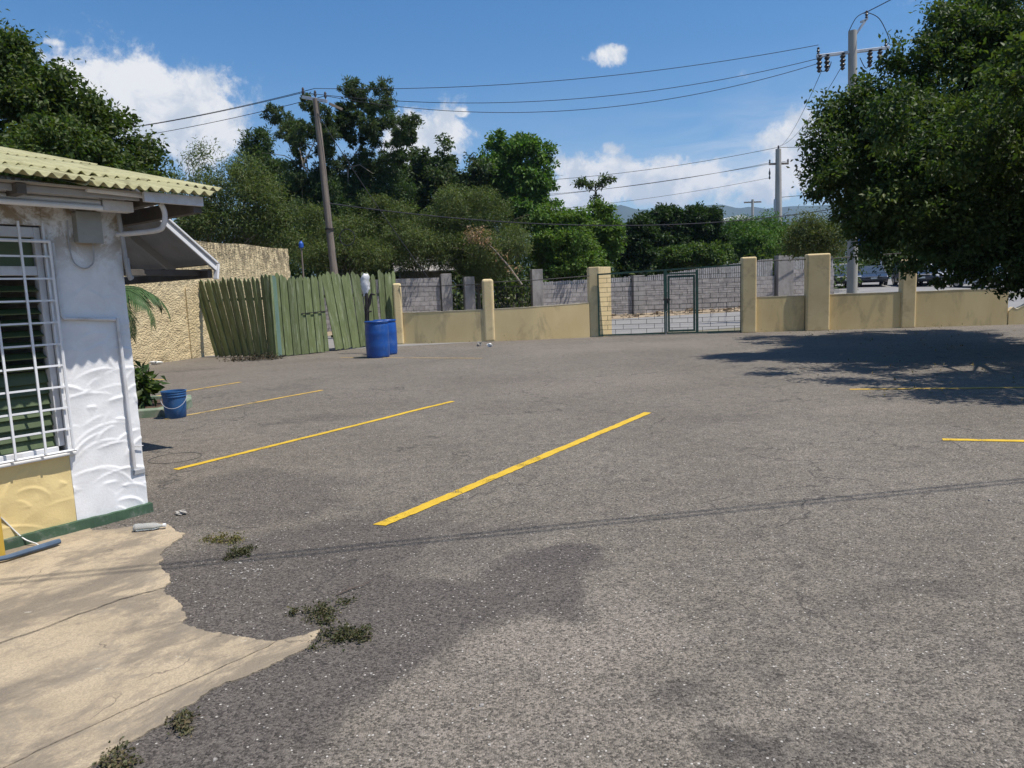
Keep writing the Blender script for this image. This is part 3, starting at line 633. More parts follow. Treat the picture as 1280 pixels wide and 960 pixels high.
# side hood / lean-to canopy on the gable side
hood = thing('side_canopy', None, None); hood.parent = house
xe, ze2, xt, zt, yn, yf = -1.60, 1.885, -.84, 2.545, -1.45, -4.1
def hp(t, y, dz=0): return (xe + (xt - xe) * t, y, ze2 + (zt - ze2) * t + dz)
b = MB(); b.add([hp(-.04, yn + .03, .055), hp(1, yn + .03, .055), hp(1, yf, .055), hp(-.04, yf, .055), hp(-.04, yn + .03, .075), hp(1, yn + .03, .075), hp(1, yf, .075), hp(-.04, yf, .075)], [(0, 3, 2, 1), (4, 5, 6, 7), (0, 1, 5, 4), (1, 2, 6, 5), (2, 3, 7, 6), (3, 0, 4, 7)]); b.build('canopy_roof', MT['dark_wood'], hood)
b = MB(); b.add([hp(.0, yn - .03, .035), hp(1, yn - .03, .035), hp(1, yf, .035), hp(.0, yf, .035), hp(.0, yn - .03, .05), hp(1, yn - .03, .05), hp(1, yf, .05), hp(.0, yf, .05)], [(0, 3, 2, 1), (4, 5, 6, 7), (0, 1, 5, 4), (1, 2, 6, 5), (2, 3, 7, 6), (3, 0, 4, 7)]); b.build('ceiling_board', MT['grey_trim'], hood)
def hbeam(name, p, q, w, h, m): bb = MB(); bb.beam(p, q, w, h); return bb.build(name, m, hood, bevel=.003)
hbeam('barge_board', hp(-.03, yn + .012, .02), hp(1, yn + .012, .02), .022, .095, MT['grey_trim'])
hbeam('barge_trim', hp(-.02, yn + .028, -.018), hp(.72, yn + .028, -.018), .016, .032, MT['white_paint'])
hbeam('barge_trim', hp(-.03, yn + .03, .062), hp(1, yn + .03, .062), .016, .016, MT['white_paint'])
hbeam('eave_beam', (xe + .035, yn - .03, ze2 - .06), (xe + .035, yf, ze2 - .06), .05, .09, MT['dark_wood'])
hbeam('eave_trim', (xe + .062, yn - .03, ze2 - .022), (xe + .062, yf, ze2 - .022), .012, .014, MT['grey_trim'])
hbeam('rafter', hp(.02, yn - .75, -.01), hp(1, yn - .75, -.01), .045, .08, MT['grey_trim']); hbeam('rafter', hp(.02, yn - 1.6, -.01), hp(1, yn - 1.6, -.01), .045, .08, MT['grey_trim'])
hbeam('end_cap', (xe - .02, yn + .02, ze2 + .03), (xe + .012, yn + .03, ze2 - .12), .05, .025, MT['white_paint'])
hbeam('wall_brace', (-.005, yn - .2, 1.84), (xe + .05, yn - .2, 1.84), .05, .06, MT['dark_wood'])
hbeam('wall_brace', (-.005, yf + .2, 1.84), (xe + .05, yf + .2, 1.84), .05, .06, MT['dark_wood'])

# ================================================================== ROUGH-CAST WALL AT LEFT
d = Vector((.273, 1, 0)).normalized(); LW0 = Vector((-11.2, 13.6, 0)); 
wall = thing('boundary_wall', 'tall cream rough-cast boundary wall with dark streaks behind the picket fence', 'wall', LW0, math.atan2(d.y, d.x))
L_ = 12.75
b = MB(); nx, nz = 170, 46; g = rng(8); rel = g.normal(0, .012, (nz + 1, nx + 1))
for j in range(nz + 1):
    for i in range(nx + 1): b.v.append((L_ * i / nx, -.0 + rel[j, i], 3.42 * j / nz + (.02 * math.sin(i * .15) if j == nz else 0)))
w = nx + 1
for j in range(nz):
    for i in range(nx): b.f.append((j * w + i, j * w + i + 1, (j + 1) * w + i + 1, (j + 1) * w + i))
b.build('face', MT['rough_cream'], wall, True, angle=180)
b = MB(); b.box(0, L_, .03, .2, 0, 3.40); b.build('core', MT['rough_cream'], wall)
b = MB(); b.box(7.25, 7.42, -.05, .02, 0, 2.05); b.build('pilaster', MT['rough_cream'], wall, bevel=.01)

# ================================================================== GREEN PICKET ENCLOSURE
def picket_mesh(w, h, seed):
    rd = random.Random(seed); b = MB(); a = w / 2; p = rd.uniform(-.012, .012); t = rd.uniform(.08, .12)
    b.prism([(-a, 0), (a, rd.uniform(-.02, .02)), (a, h - t), (a * .25 + p, h - .012), (p, h), (-a * .4 + p, h - .02), (-a, h - t * .9)], -.011, .011)
    return b.mesh('picket', MT['picket'])
PK = [picket_mesh(.136, 2.22 + .012 * i, i) for i in range(6)]
def picket_panel(name, label, p0, p1, n, lean0, lean1, hs, skip=(), blue=()):
    a = Vector((*p0, 0)); b_ = Vector((*p1, 0)); d = b_ - a; L = d.length
    t = thing(name, label, 'fence', a, math.atan2(d.y, d.x), 'weathered green picket panels round the corner enclosure'); sp = L / n
    for i in range(n):
        if i in skip: continue
        k = (i + .5) / n; le = lean0 + (lean1 - lean0) * k ** 1.6 if lean1 > lean0 else lean0 + (lean1 - lean0) * k ** .7
        me = PK[rnd.randrange(6)]
        if i in blue: me = me.copy(); me.materials[0] = MT['picket_blue']
        o = inst(me, 'picket', t, TR(sp * (i + .5), (.013 if i % 2 else -.013) + rnd.uniform(-.004, .004), .03 + rnd.uniform(-.015, .02), 0, le + rnd.uniform(-.008, .008), 0))
        o.scale = (sp / .136 * rnd.uniform(1.0, 1.12), 1, hs * (1 / max(.8, math.cos(le))) * rnd.uniform(.985, 1.015))
    for z in (.45, 1.65):
        r_ = MB(); r_.beam((math.sin(lean0) * z, .045, z), (L + math.sin(lean1) * z, .045, z), .05, .075); r_.build('rail', MT['picket'], t)
    return t
picket_panel('picket_fence', 'dark green picket panel fanning over to the left against the cream wall', (-8.72, 20.97), (-6.58, 19.78), 19, -.30, .0, .99)
f2 = picket_panel('picket_fence', 'upright green picket panel with one bluish picket, right of the corner', (-6.52, 19.80), (-5.42, 21.1), 13, 0, -.03, 1.0, blue=(0,))
b = MB(); b.box(-.05, .02, -.03, .06, 0, 2.28); b.build('corner_post', MT['picket'], f2, bevel=.006)
b = MB(); b.beam((.85, -.03, 1.18), (1.75, -.035, 1.22), .02, .02); b.build('latch_chain', MT['black_iron'], f2)
picket_panel('picket_fence', 'sagging green picket gate tilted left behind the blue drums', (-5.30, 21.45), (-4.28, 23.3), 11, -.17, -.03, 1.03)
picket_panel('picket_fence', 'narrow green picket panel next to the tan wall post', (-4.2, 23.3), (-3.78, 24.0), 5, -.02, .0, 1.06)

# ================================================================== DRUMS, BUCKET, STAKE
def drum(label, loc, m, rz):
    t = thing('plastic_drum', label, 'drum', loc, rz, 'blue plastic drums by the fence')
    r = .305; H_ = .95
    pr = [(r * .90, 0), (r * .95, .02), (r * .975, .06), (r * .99, .16), (r, .24), (r * 1.02, .30), (r, .34), (r, .58), (r * 1.02, .62), (r, .66), (r * .985, .78), (r * .97, .85), (r * .93, .89), (r * .93, .905), (r * 1.01, .91), (r * 1.015, .94), (r * .99, H_), (r * .90, H_), (r * .88, H_ - .03), (r * .5, H_ - .025), (0.02, H_ - .022)]
    b = MB(); b.lathe(pr, 40); b.build('shell', m, t, True, angle=40)
    for a in (.15, -.15):
        b = MB(); b.lathe([(.035, 0), (.035, .025), (.028, .03), (.01, .03)], 14, (a, .05, H_ - .026)); b.build('bung', m, t, True)
    return t
drum('blue plastic drum standing in front, nearer to the yellow line', (-3.46, 18.5, 0), MT['drum'], .4)
drum('blue plastic drum mostly hidden behind the other drum', (-3.40, 19.4, 0), MT['drum_b'], 1.3)
t = thing('bucket', 'small blue bucket with wire handle beside the planted kerb', 'bucket', (-4.62, 9.62, .002), .3)
b = MB(); b.lathe([(.125, 0), (.132, .008), (.142, .16), (.150, .29), (.158, .292), (.158, .302), (.152, .306), (.153, .325), (.160, .327), (.160, .337), (.155, .34), (.157, .356), (.163, .358), (.163, .37), (.15, .37), (.138, .10), (.128, .02), (.01, .02)], 36); b.build('pail', MT['bucket'], t, True, angle=40)
b = MB(); b.tube([(.165 * math.cos(a), -.02 - .166 * math.sin(a) * .35 - .14 * math.sin(a), .30 - .15 * math.sin(a)) for a in np.linspace(0, math.pi, 14)], .0035, 6); b.build('handle', MT['galv'], t, True)
t = thing('charred_stake', 'black charred stake topped with a white plastic scrap behind the drums', 'stake', (-3.98, 20.0, 0))
b = MB(); b.tube([(0, 0, 0), (.01, .01, .5), (-.02, 0, .95), (.01, .02, 1.4), (.0, .01, 1.85), (.03, 0, 2.08)], [.075, .07, .065, .06, .05, .035], 9); b.tube([(.0, .0, 1.25), (.09, 0, 1.42), (.12, .0, 1.6), (.15, -.01, 1.66), (.26, -.02, 1.63)], [.05, .045, .04, .035, .02], 7)
b.tube([(-.02, 0, 1.15), (.14, -.06, 1.18)], .022, 6); b.build('stem', MT['char'], t, True)
g = rng(4); b = MB(); nr, ns = 9, 14
for j in range(nr + 1):
    z = 2.22 - j * .068; rad = (.05, .10, .105, .10, .105, .10, .095, .075, .055, .045)[j]
    for k in range(ns):
        a = 2 * math.pi * k / ns; q = rad * (1 + g.normal(0, .12)); b.v.append((.02 - .004 * j + q * math.cos(a) * 1.15, q * math.sin(a) * .6, z + g.normal(0, .01)))
b.f = [(j * ns + k, j * ns + (k + 1) % ns, (j + 1) * ns + (k + 1) % ns, (j + 1) * ns + k) for j in range(nr) for k in range(ns)] + [tuple(reversed(range(ns)))]
b.build('plastic_scrap', MT['white_plastic'], t, True, angle=50)

# ================================================================== TAN LOW WALLS, POSTS, RAILS
def path_wall(name, label, pts, tops, th, m, group=None, capm=None):
    t = thing(name, label, 'wall', (pts[0][0], pts[0][1], 0), 0, group); o = Vector((*pts[0], 0)); P = [Vector((*p, 0)) - o for p in pts]
    # resample
    Q = []; T = []
    for i in range(len(P) - 1):
        for k in range(6):
            s = k / 6; Q.append(P[i].lerp(P[i + 1], s)); T.append(tops[i] + (tops[i + 1] - tops[i]) * s)
    Q.append(P[-1]); T.append(tops[-1]); b = MB(); c = MB(); n = len(Q)
    for i, q in enumerate(Q):
        dd = (Q[min(i + 1, n - 1)] - Q[max(i - 1, 0)]).normalized(); s = Vector((-dd.y, dd.x, 0)) * th / 2; z = T[i] + rnd.uniform(-.008, .008)
        b.v += [(*(q - s).to_2d(), -.02), (*(q - s).to_2d(), z), (*(q + s).to_2d(), z), (*(q + s).to_2d(), -.02)]
        s2 = s * 1.06; c.v += [(*(q - s2).to_2d(), z + .002), (*(q - s2).to_2d(), z + .022), (*(q + s2).to_2d(), z + .022), (*(q + s2).to_2d(), z + .002)]
    for B in (b, c):
        B.f = [(4 * i + k, 4 * i + (k + 1) % 4, 4 * i + 4 + (k + 1) % 4, 4 * i + 4 + k) for i in range(n - 1) for k in range(4)] + [(0, 3, 2, 1), (4 * n - 4, 4 * n - 3, 4 * n - 2, 4 * n - 1)]
    b.build('wall_body', m, t, True, angle=40); c.build('coping', MT['cream_cap'], t, True, angle=40)
    return t
def post(name, label, x, y, w, dep, h, rz=0.0, round_top=.05, group='tan plastered gate and wall posts'):
    b = MB(); b.box(-w / 2, w / 2, -dep / 2, dep / 2, -.02, h); o = b.build(name, MT['tan_post'], None, bevel=round_top, seg=3); o.location = (x, y, 0); o.rotation_euler = (0, 0, rz)
    return tag(o, label, 'post', group)
path_wall('low_wall', 'low tan wall bowing between the picket fence and the gate', [(-3.55, 23.62), (-2.2, 23.36), (-.84, 23.24), (.9, 23.24), (2.62, 23.46)], [1.02, 1.02, 1.02, 1.06, 1.11], .17, MT['tan_wall'])
post('wall_post', 'short tan rounded post against the end of the picket fence', -3.66, 23.55, .27, .3, 2.0, .1, .06)
post('wall_post', 'tan rounded post halfway along the low bowed wall', -.67, 23.26, .37, .3, 2.02, 0, .08)
b = MB(); fp = [(2.64, 23.40), (2.96, 23.36), (3.42, 23.82), (3.20, 24.05), (2.64, 23.95)]; n = len(fp)
b.v = [(x - 2.9, y - 23.6, -.02) for x, y in fp] + [(x - 2.9, y - 23.6, 2.28) for x, y in fp]; b.f = [tuple(reversed(range(n))), tuple(range(n, 2 * n))] + [(i, (i + 1) % n, (i + 1) % n + n, i + n) for i in range(n)]
o = b.build('gate_post', MT['tan_post'], None, bevel=.015); o.location = (2.9, 23.6, 0); tag(o, 'tan gate post left of the green gate, sunlit on its splayed right side', 'post', 'tan plastered gate and wall posts')
post('gate_post', 'tan gate post right of the green gate', 7.62, 22.72, .46, .36, 2.38, -.16, .05)
path_wall('low_wall', 'short low tan wall between gate post and broad pier', [(7.86, 22.72), (9.32, 22.55)], [1.10, 1.10], .17, MT['tan_wall'])
post('wall_pier', 'broad tan pier with chipped right edge beyond the gate', 9.69, 22.45, .70, .38, 2.39, -.16, .05)
path_wall('low_wall', 'long low tan wall under the big tree, cracked at its right end', [(10.06, 22.45), (12.1, 22.2), (15.2, 21.75)], [1.10, 1.10, 1.09], .17, MT['tan_wall'])
post('wall_pier', 'tan wall pier half covered by hanging leaves', 12.38, 22.17, .44, .30, 2.1, -.16, .05)
path_wall('low_wall', 'broken end of tan wall with a dark hole, right edge', [(15.22, 21.74), (15.34, 21.725), (15.45, 21.71), (15.72, 21.67), (15.75, 21.665), (20, 21.0)], [.40, .52, .45, .60, 1.08, 1.08], .17, MT['tan_wall'])
def rail(label, pts, r=.016):
    b = MB(); b.tube(pts, r, 6); o = b.build('pipe_rail', MT['black_iron'], None, True); return tag(o, label, 'rail', 'black pipe rails along the tan wall')
rail('black pipe rail left of the rounded middle post', [(-3.55, 23.4, 1.9), (-2.3, 23.3, 1.86), (-.85, 23.2, 1.86)])
rail('black sagging pipe rail between rounded post and gate post', [(-.5, 23.2, 1.91), (1.0, 23.25, 1.93), (2.66, 23.4, 2.0)])
rail('black pipe rail between gate post and broad pier', [(7.84, 22.62, 2.24), (9.36, 22.5, 2.24)], .02)
rail('black pipe rail from broad pier to leafy pier', [(10.03, 22.4, 2.22), (12.2, 22.15, 2.30)], .02)

# ================================================================== GREEN GATE
gate = thing('metal_gate', 'dark green metal gate with brick pattern bars and a small door', 'gate', (2.90, 23.31, 0), math.atan2(22.70 - 23.31, 7.42 - 2.90))
GL = 4.56
def ztop(x): return 2.03 + .12 * x / GL
b = MB(); b.box(0, .05, -.025, .025, .03, ztop(0)); b.box(GL - .05, GL, -.025, .025, .03, ztop(GL)); b.beam((0, 0, ztop(0)), (GL, 0, ztop(GL)), .05, .05); b.box(.05, GL - .05, -.02, .02, .03, .08); b.build('gate_frame', MT['gate_green'], gate)
DX0, DX1 = 2.24, 3.10
b = MB(); b.box(DX0 - .12, DX0 - .02, -.03, .03, .03, 2.06); b.box(DX1 + .02, DX1 + .10, -.03, .03, .03, 2.06); b.box(DX0 - .02, DX1 + .02, -.03, .03, 1.93, 1.98); b.build('door_jamb', MT['gate_green'], gate)
b = MB(); b.box(DX0, DX0 + .06, -.022, .022, .10, 1.90); b.box(DX1 - .06, DX1, -.022, .022, .10, 1.90); b.box(DX0 + .06, DX1 - .06, -.022, .022, 1.83, 1.90); b.box(DX0 + .06, DX1 - .06, -.022, .022, .10, .16); dr = b.build('gate_door', MT['gate_green'], gate)
b = MB(); b.box(DX0 - .14, DX0 + .08, -.05, -.03, 1.12, 1.17); b.box(DX0 - .03, DX0 + .02, -.06, -.03, 1.02, 1.12); b.build('latch', MT['black_iron'], dr)
row = .152; secs = [(.05, DX0 - .12), (DX0 + .06, DX1 - .06), (DX1 + .10, GL - .05)]
bars = {}
def bar_mesh(L, vert):
    key = (round(L, 3), vert)
    if key not in bars:
        q = MB(); (q.box(-.006, .006, -.005, .005, 0, L) if vert else q.box(0, L, -.005, .005, -.006, .006)); bars[key] = q.mesh('bar', MT['gate_bar'])
    return bars[key]
for si, (a, c) in enumerate(secs):
    par = dr if si == 1 else gate
    for j in range(13):
        z = .08 + row * j
        if si == 1 and z > 1.80: continue
        if j: inst(bar_mesh(c - a, False), 'bar', par, TR(a, 0, z))
        x = a + (.26 if j % 2 else .01) + .06 * si
        while x < c:
            hh_ = min(row, (1.83 if si == 1 else ztop(x) - .02) - z)
            if x > a + .03 and hh_ > .05: inst(bar_mesh(round(hh_, 2), True), 'bar', par, TR(x, .008, z))
            x += .50
b = MB(); b.tube([(DX0 - .07, -.05, .0), (DX0 - .07, -.05, .75), (DX0 - .03, -.05, .75)], .01, 6); b.build('drop_bolt', MT['galv'], gate)

# ================================================================== GREY BLOCK WALL ACROSS THE STREET
BM = []
for i in range(4):
    rd = random.Random(70 + i); q = MB(); q.box(0.006, .394, -.008 + rd.uniform(-.004, .003), .02, .006, .192); BM.append(q.mesh('block', MT['block']))
HM = []
for i in range(2):
    q = MB(); q.box(0.006, .194, -.008, .02, .006, .192); HM.append(q.mesh('block', MT['block']))
GROUPW = 'grey concrete block wall sections across the street'
def block_wall(label, s0, s1, ztop_abs, rail_h=(0, 0), bars=True):
    p0 = wp(s0); p1 = wp(s1); base = min(p0[2], p1[2]) - .05
    t = thing('block_wall', label, 'wall', (p0[0], p0[1], base), math.atan2(WD.y, WD.x), GROUPW); L = s1 - s0; n = int(round((ztop_abs - base) / .2))
    q = MB(); q.box(0, L, .0, .14, 0, n * .2 - .004); q.build('mortar_core', MT['mortar'], t)
    for j in range(n):
        x = 0
        if j % 2: inst(HM[rnd.randrange(2)], 'block', t, TR(0, 0, j * .2)); x = .2
        while x < L - .05:
            if x + .4 <= L + .02: inst(BM[rnd.randrange(4)], 'block', t, TR(x, rnd.uniform(-.003, .003), j * .2)); x += .4
            else:
                o = inst(HM[0], 'block', t, TR(x, 0, j * .2)); o.scale.x = max(.1, (L - x) / .2); x = L
    if rail_h[1]:
        q = MB(); q.box(-.04, .04, -.008, .008, 0, 1.0); mb = q.mesh('pale', MT['zinc']); m_ = int(L / .105)
        for i in range(m_):
            k = i / max(1, m_ - 1); o = inst(mb, 'pale', t, TR(.05 + i * .105, .05, n * .2)); o.scale.z = rail_h[0] + (rail_h[1] - rail_h[0]) * k + rnd.uniform(-.02, .02)
        for f_ in (.25, .75):
            q = MB(); q.beam((0, .085, n * .2 + rail_h[0] * f_), (L, .085, n * .2 + rail_h[1] * f_), .03, .04); q.build('rail', MT['zinc'], t)
    return t
def pillar(label, s, w, ztop_abs, dz=0):
    p = wp(s); q = MB(); q.box(-w / 2, w / 2, -.16, .22, -.1, ztop_abs - p[2]); o = q.build('block_pillar', MT['pillar'], None, bevel=.012); o.location = p; o.rotation_euler = (0, 0, math.atan2(WD.y, WD.x))
    return tag(o, label, 'pillar', 'grey rendered pillars of the block wall')
block_wall('grey block wall section seen just right of the picket fence', -3.2, 3.1, 2.36)
pillar('grey pillar left of the driveway gap behind the low tan wall', 3.38, .46, 2.50)
pillar('grey pillar right of the narrow gap, stained and shorter than its neighbour', 4.40, .46, 2.34)
pillar('tall grey pillar left of the green gate, beyond the low tan wall', 7.52, .50, 2.57)
block_wall('low grey block wall section seen between tall pillar and gate post', 7.8, 12.15, 1.95, (.12, .25))
pillar('grey block pillar seen through the left half of the gate', 12.46, .56, 2.15)
block_wall('grey block wall with upright pales seen through the gate', 12.76, 19.75, 2.0, (.18, .85))
pillar('grey pillar between the right gate post and the broad tan pier', 20.3, .86, 2.88)
block_wall('grey block wall section just left of the broad tan pier', 20.75, 23.2, 2.2, (.60, .60))
# iron railing across the driveway gap
t = thing('iron_railing', 'dark iron railing across the gap between grey pillars', 'railing', wp(4.64), math.atan2(WD.y, WD.x))
q = MB(); q.box(-.008, .008, -.008, .008, 0, 1.5); mb = q.mesh('bar', MT['black_iron'])
for i in range(19): inst(mb, 'bar', t, TR(.07 + i * .14, .0, .1))
for z in (.15, 1.55): q = MB(); q.box(0, 2.62, -.012, .012, z, z + .03); q.build('rail', MT['black_iron'], t)
t = thing('iron_railing', 'short iron railing in the narrow gap between two pillars', 'railing', wp(3.62), math.atan2(WD.y, WD.x))
for i in range(4): inst(mb, 'bar', t, TR(.07 + i * .14, .0, .1))
for z in (.15, 1.55): q = MB(); q.box(0, .54, -.012, .012, z, z + .03); q.build('rail', MT['black_iron'], t)
# rubble along the verge
g = rng(14); q = MB()
for i in range(170):
    s = g.uniform(9.5, 21); o_ = g.uniform(-2.1, -.25); p = wp(s, o_); r = g.uniform(.03, .12) * (1 if g.random() > .06 else 1.8)
    ph = g.uniform(0, 6.28, 8); vs_ = []
    for k in range(8): vs_.append((p[0] + r * (1 if k & 1 else -1) * g.uniform(.5, 1.1), p[1] + r * (1 if k & 2 else -1) * g.uniform(.5, 1.1), p[2] + r * (.9 if k & 4 else -.15) * g.uniform(.4, 1.0)))
    q.add(vs_, [(0, 2, 3, 1), (4, 5, 7, 6), (0, 1, 5, 4), (1, 3, 7, 5), (3, 2, 6, 7), (2, 0, 4, 6)])
o = q.build('rubble', MT['verge']); tag(o, 'loose sandy rubble along the foot of the block wall', 'rubble', kind='stuff')

# ================================================================== POLES AND WIRES
t = thing('utility_pole', 'leaning wooden utility pole rising behind the picket fence', 'utility pole', (-6.42, 27, gz(27)))
b = MB(); b.tube([(0, 0, -.3), (-.09, 0, 2.4), (-.22, 0, 5.5), (-.34, 0, 8.75)], [.155, .145, .125, .105], 12); b.build('shaft', MT['wood_pole'], t, True)
b = MB(); b.beam((-.85, .12, 8.86), (.10, -.12, 8.62), .09, .11); b.build('cross_arm', MT['galv'], t, bevel=.01)
b = MB(); b.beam((.12, .1, 8.60), (.55, .3, 8.42), .06, .08); b.build('cross_arm', MT['wood_pole'], t)
for x, y, z in ((-.34, 0, 8.75), (-.8, .1, 8.9), (.05, -.1, 8.66)):
    b = MB(); b.lathe([(.015, 0), (.02, .06), (.05, .09), (.055, .14), (.035, .19), (.05, .21), (.03, .27), (.005, .28)], 12, (x, y, z + .02)); b.build('insulator', MT['insulator'], t, True)
b = MB(); b.lathe([(.17, 0), (.17, .06)], 12, (-.155, 0, 4.05)); b.build('cable_band', MT['black_iron'], t)
b = MB(); b.tube([(.5 + .28 * math.cos(a), -.1, 3.75 + .30 * math.sin(a)) for a in np.linspace(0, 6.28, 20)], .018, 6); b.build('cable_coil', MT['cable'], t, True)
t = thing('utility_pole', 'tall concrete utility pole with hanging insulators beside the big tree', 'utility pole', (12.5, 26, gz(26)))
b = MB(); b.tube([(0, 0, -.3), (0, 0, 2), (-.08, 0, 6), (-.18, 0, 10.1)], [.19, .18, .165, .14], 14); b.build('shaft', MT['concrete_pole'], t, True)
b = MB(); b.beam((-1.42, 0, 9.30), (1.12, 0, 9.50), .09, .10); b.build('cross_arm', MT['galv'], t, bevel=.008)
b = MB(); b.beam((-.12, 0, 9.9), (.26, 0, 10.42), .07, .07); b.beam((.10, 0, 10.38), (.34, 0, 10.48), .07, .06); b.build('top_bracket', MT['galv'], t)
for x in (-1.32, -1.05, -.5, .45, .8):
    b = MB(); b.lathe([(.015, 0), (.09, -.03), (.05, -.08), (.10, -.13), (.05, -.20), (.105, -.27), (.05, -.34), (.10, -.41), (.05, -.47), (.08, -.54), (.015, -.6)][::-1], 10, (x, 0, 9.34 + .08 * (x + 1.4) / 2.5 * 2)); b.build('insulator', MT['insulator'], t, True)
b = MB(); b.lathe([(.01, 0), (.055, .02), (.03, .08), (.06, .12), (.03, .17), (.05, .22), (.01, .26)], 10, (.30, 0, 10.5)); b.build('insulator', MT['insulator'], t, True)
for x in (-1.36, 1.0):
    b = MB(); b.lathe([(.01, 0), (.055, .02), (.03, .08), (.06, .12), (.03, .17), (.05, .22), (.01, .26)], 10, (x, 0, 9.42 + .05 * x)); b.build('insulator', MT['insulator'], t, True)
for pts in ([(-1.3, 0, 9.0), (-1.25, .0, 8.8), (-1.0, 0, 8.85), (-.9, 0, 9.1)], [(-.3, 0, 10.1), (-.1, -.1, 10.5), (.3, 0, 10.72)], [(.3, 0, 10.7), (.8, .1, 10.5), (1.1, 0, 9.8), (1.05, 0, 9.6)], [(.45, 0, 8.95), (.3, 0, 8.85), (.1, 0, 9.2)]):
    b = MB(); b.pipe(pts, .014, 5); b.build('jumper_wire', MT['cable'], t, True)
t = thing('utility_pole', 'distant concrete utility pole with double crossarm above the far trees', 'utility pole', (22.65, 60, gz(60)))
b = MB(); b.tube([(0, 0, 0), (-.05, 0, 6), (-.1, 0, 11.0)], [.32, .28, .22], 10); b.build('shaft', MT['concrete_pole'], t, True)
b = MB(); b.box(-.85, .75, -.06, .06, 9.75, 9.9); b.build('cross_arm', MT['wood_pole'], t)
b = MB(); b.box(-.42, -.12, -.1, .15, 6.0, 7.0); b.build('transformer', MT['galv'], t, bevel=.05)
for x in (-.8, -.1, .7):
    b = MB(); b.lathe([(.02, 0), (.08, .05), (.05, .15), (.08, .2), (.02, .3)], 8, (x, 0, 9.9 if x != -.1 else 11.0)); b.build('insulator', MT['insulator'], t, True)
b = MB(); b.lathe([(.02, 0), (.09, .1), (.04, .3), (.09, .5), (.04, .7), (.02, .9)], 8, (-.8, 0, 8.6)); b.build('insulator', MT['insulator'], t, True)
t = thing('utility_pole', 'tiny far utility pole near the white house', 'utility pole', (37.5, 110, gz(110)))
b = MB(); b.tube([(0, 0, 0), (0, 0, 12.8)], [.3, .2], 8); b.build('shaft', MT['concrete_pole'], t, True)
b = MB(); b.box(-1.3, 1.3, -.08, .08, 12.3, 12.5); b.build('cross_arm', MT['wood_pole'], t)
def cable(label, a, b, sag, r=.016, group='overhead wires', n=28):
    a = Vector(a); b = Vector(b); q = MB(); q.tube([a.lerp(b, i / n) - Vector((0, 0, sag * 4 * (i / n) * (1 - i / n))) for i in range(n + 1)], r, 5)
    o = q.build('overhead_wire', MT['cable'], None, True); return tag(o, label, 'wire', group)
LT = (-7.22, 27.1, 9.1); LC = (-6.76, 27, 9.2); LR = (-6.37, 26.9, 8.9)
cable('topmost wire from the wooden pole to the concrete pole', LC, (11.14, 26, 9.72), .45, .011)
cable('middle wire from the wooden pole to the concrete pole', LT, (11.3, 26, 9.3), .85, .011)
cable('lowest wire from the wooden pole to the concrete pole', LR, (11.14, 26, 9.1), 1.05, .011)
cable('wire running left from the tip of the wooden pole', LT, (-30, 40, 10.9), .5, .012)
cable('upper wire running left from the wooden pole top', LC, (-30, 42.5, 11.6), .5, .012)
cable('lower wire running left from the wooden pole', LR, (-30, 40.5, 10.4), .5, .012)
cable('thick black cable slung from the wooden pole past the tree tops', (-6.5, 27, 5.1), (34, 42, 9.6), 2.6, .022, n=40)
cable('thin guy wire slanting down from the wooden pole', (-6.7, 26.9, 8.3), (-2.9, 26.2, 2.2), .15, .014)
cable('wire dropping from the crossarm end to the distant pole', (11.3, 26.05, 8.9), (22.55, 60, 12.6), .5, .010)
cable('wire dropping from the crossarm middle to the distant pole', (12.0, 26.05, 9.0), (22.6, 60, 12.7), .6, .010)
cable('wire leaving the tall concrete pole over the big tree', (12.7, 26, 10.7), (20, 14, 13.5), .3, .016)
cable('highest wire left of the distant pole', (22.5, 60, 12.6), (-20, 66, 12.8), 1.6, .019)
cable('second wire left of the distant pole', (21.85, 60, 11.4), (-20, 66, 11.6), 1.6, .016)
cable('third wire left of the distant pole', (23.3, 60, 11.5), (-20, 68, 10.0), .9, .016)
cable('faint fourth wire left of the distant pole', (21.85, 60, 10.2), (-20, 67, 9.6), 1.3, .014)
cable('wire right of the distant pole into the big tree', (22.5, 60, 12.6), (52, 52, 13.2), .8, .022)
cable('low wire right of the distant pole into the big tree', (22.6, 60, 8.6), (52, 52, 11.2), .6, .022)
# service cables crossing above the lot: outside the frame, their two thin shadows fall across the asphalt
for dy, dz, lb in ((0, 0, 'front'), (-.11, .16, 'rear')):
    cable(f'overhead service cable above the lot whose thin shadow crosses the asphalt, {lb} of the pair', (-28, -2.0 + dy, 5.6 + dz), (34, 9.55 + dy, 5.6 + dz), .15, .011, 'service cables above the lot', 40)

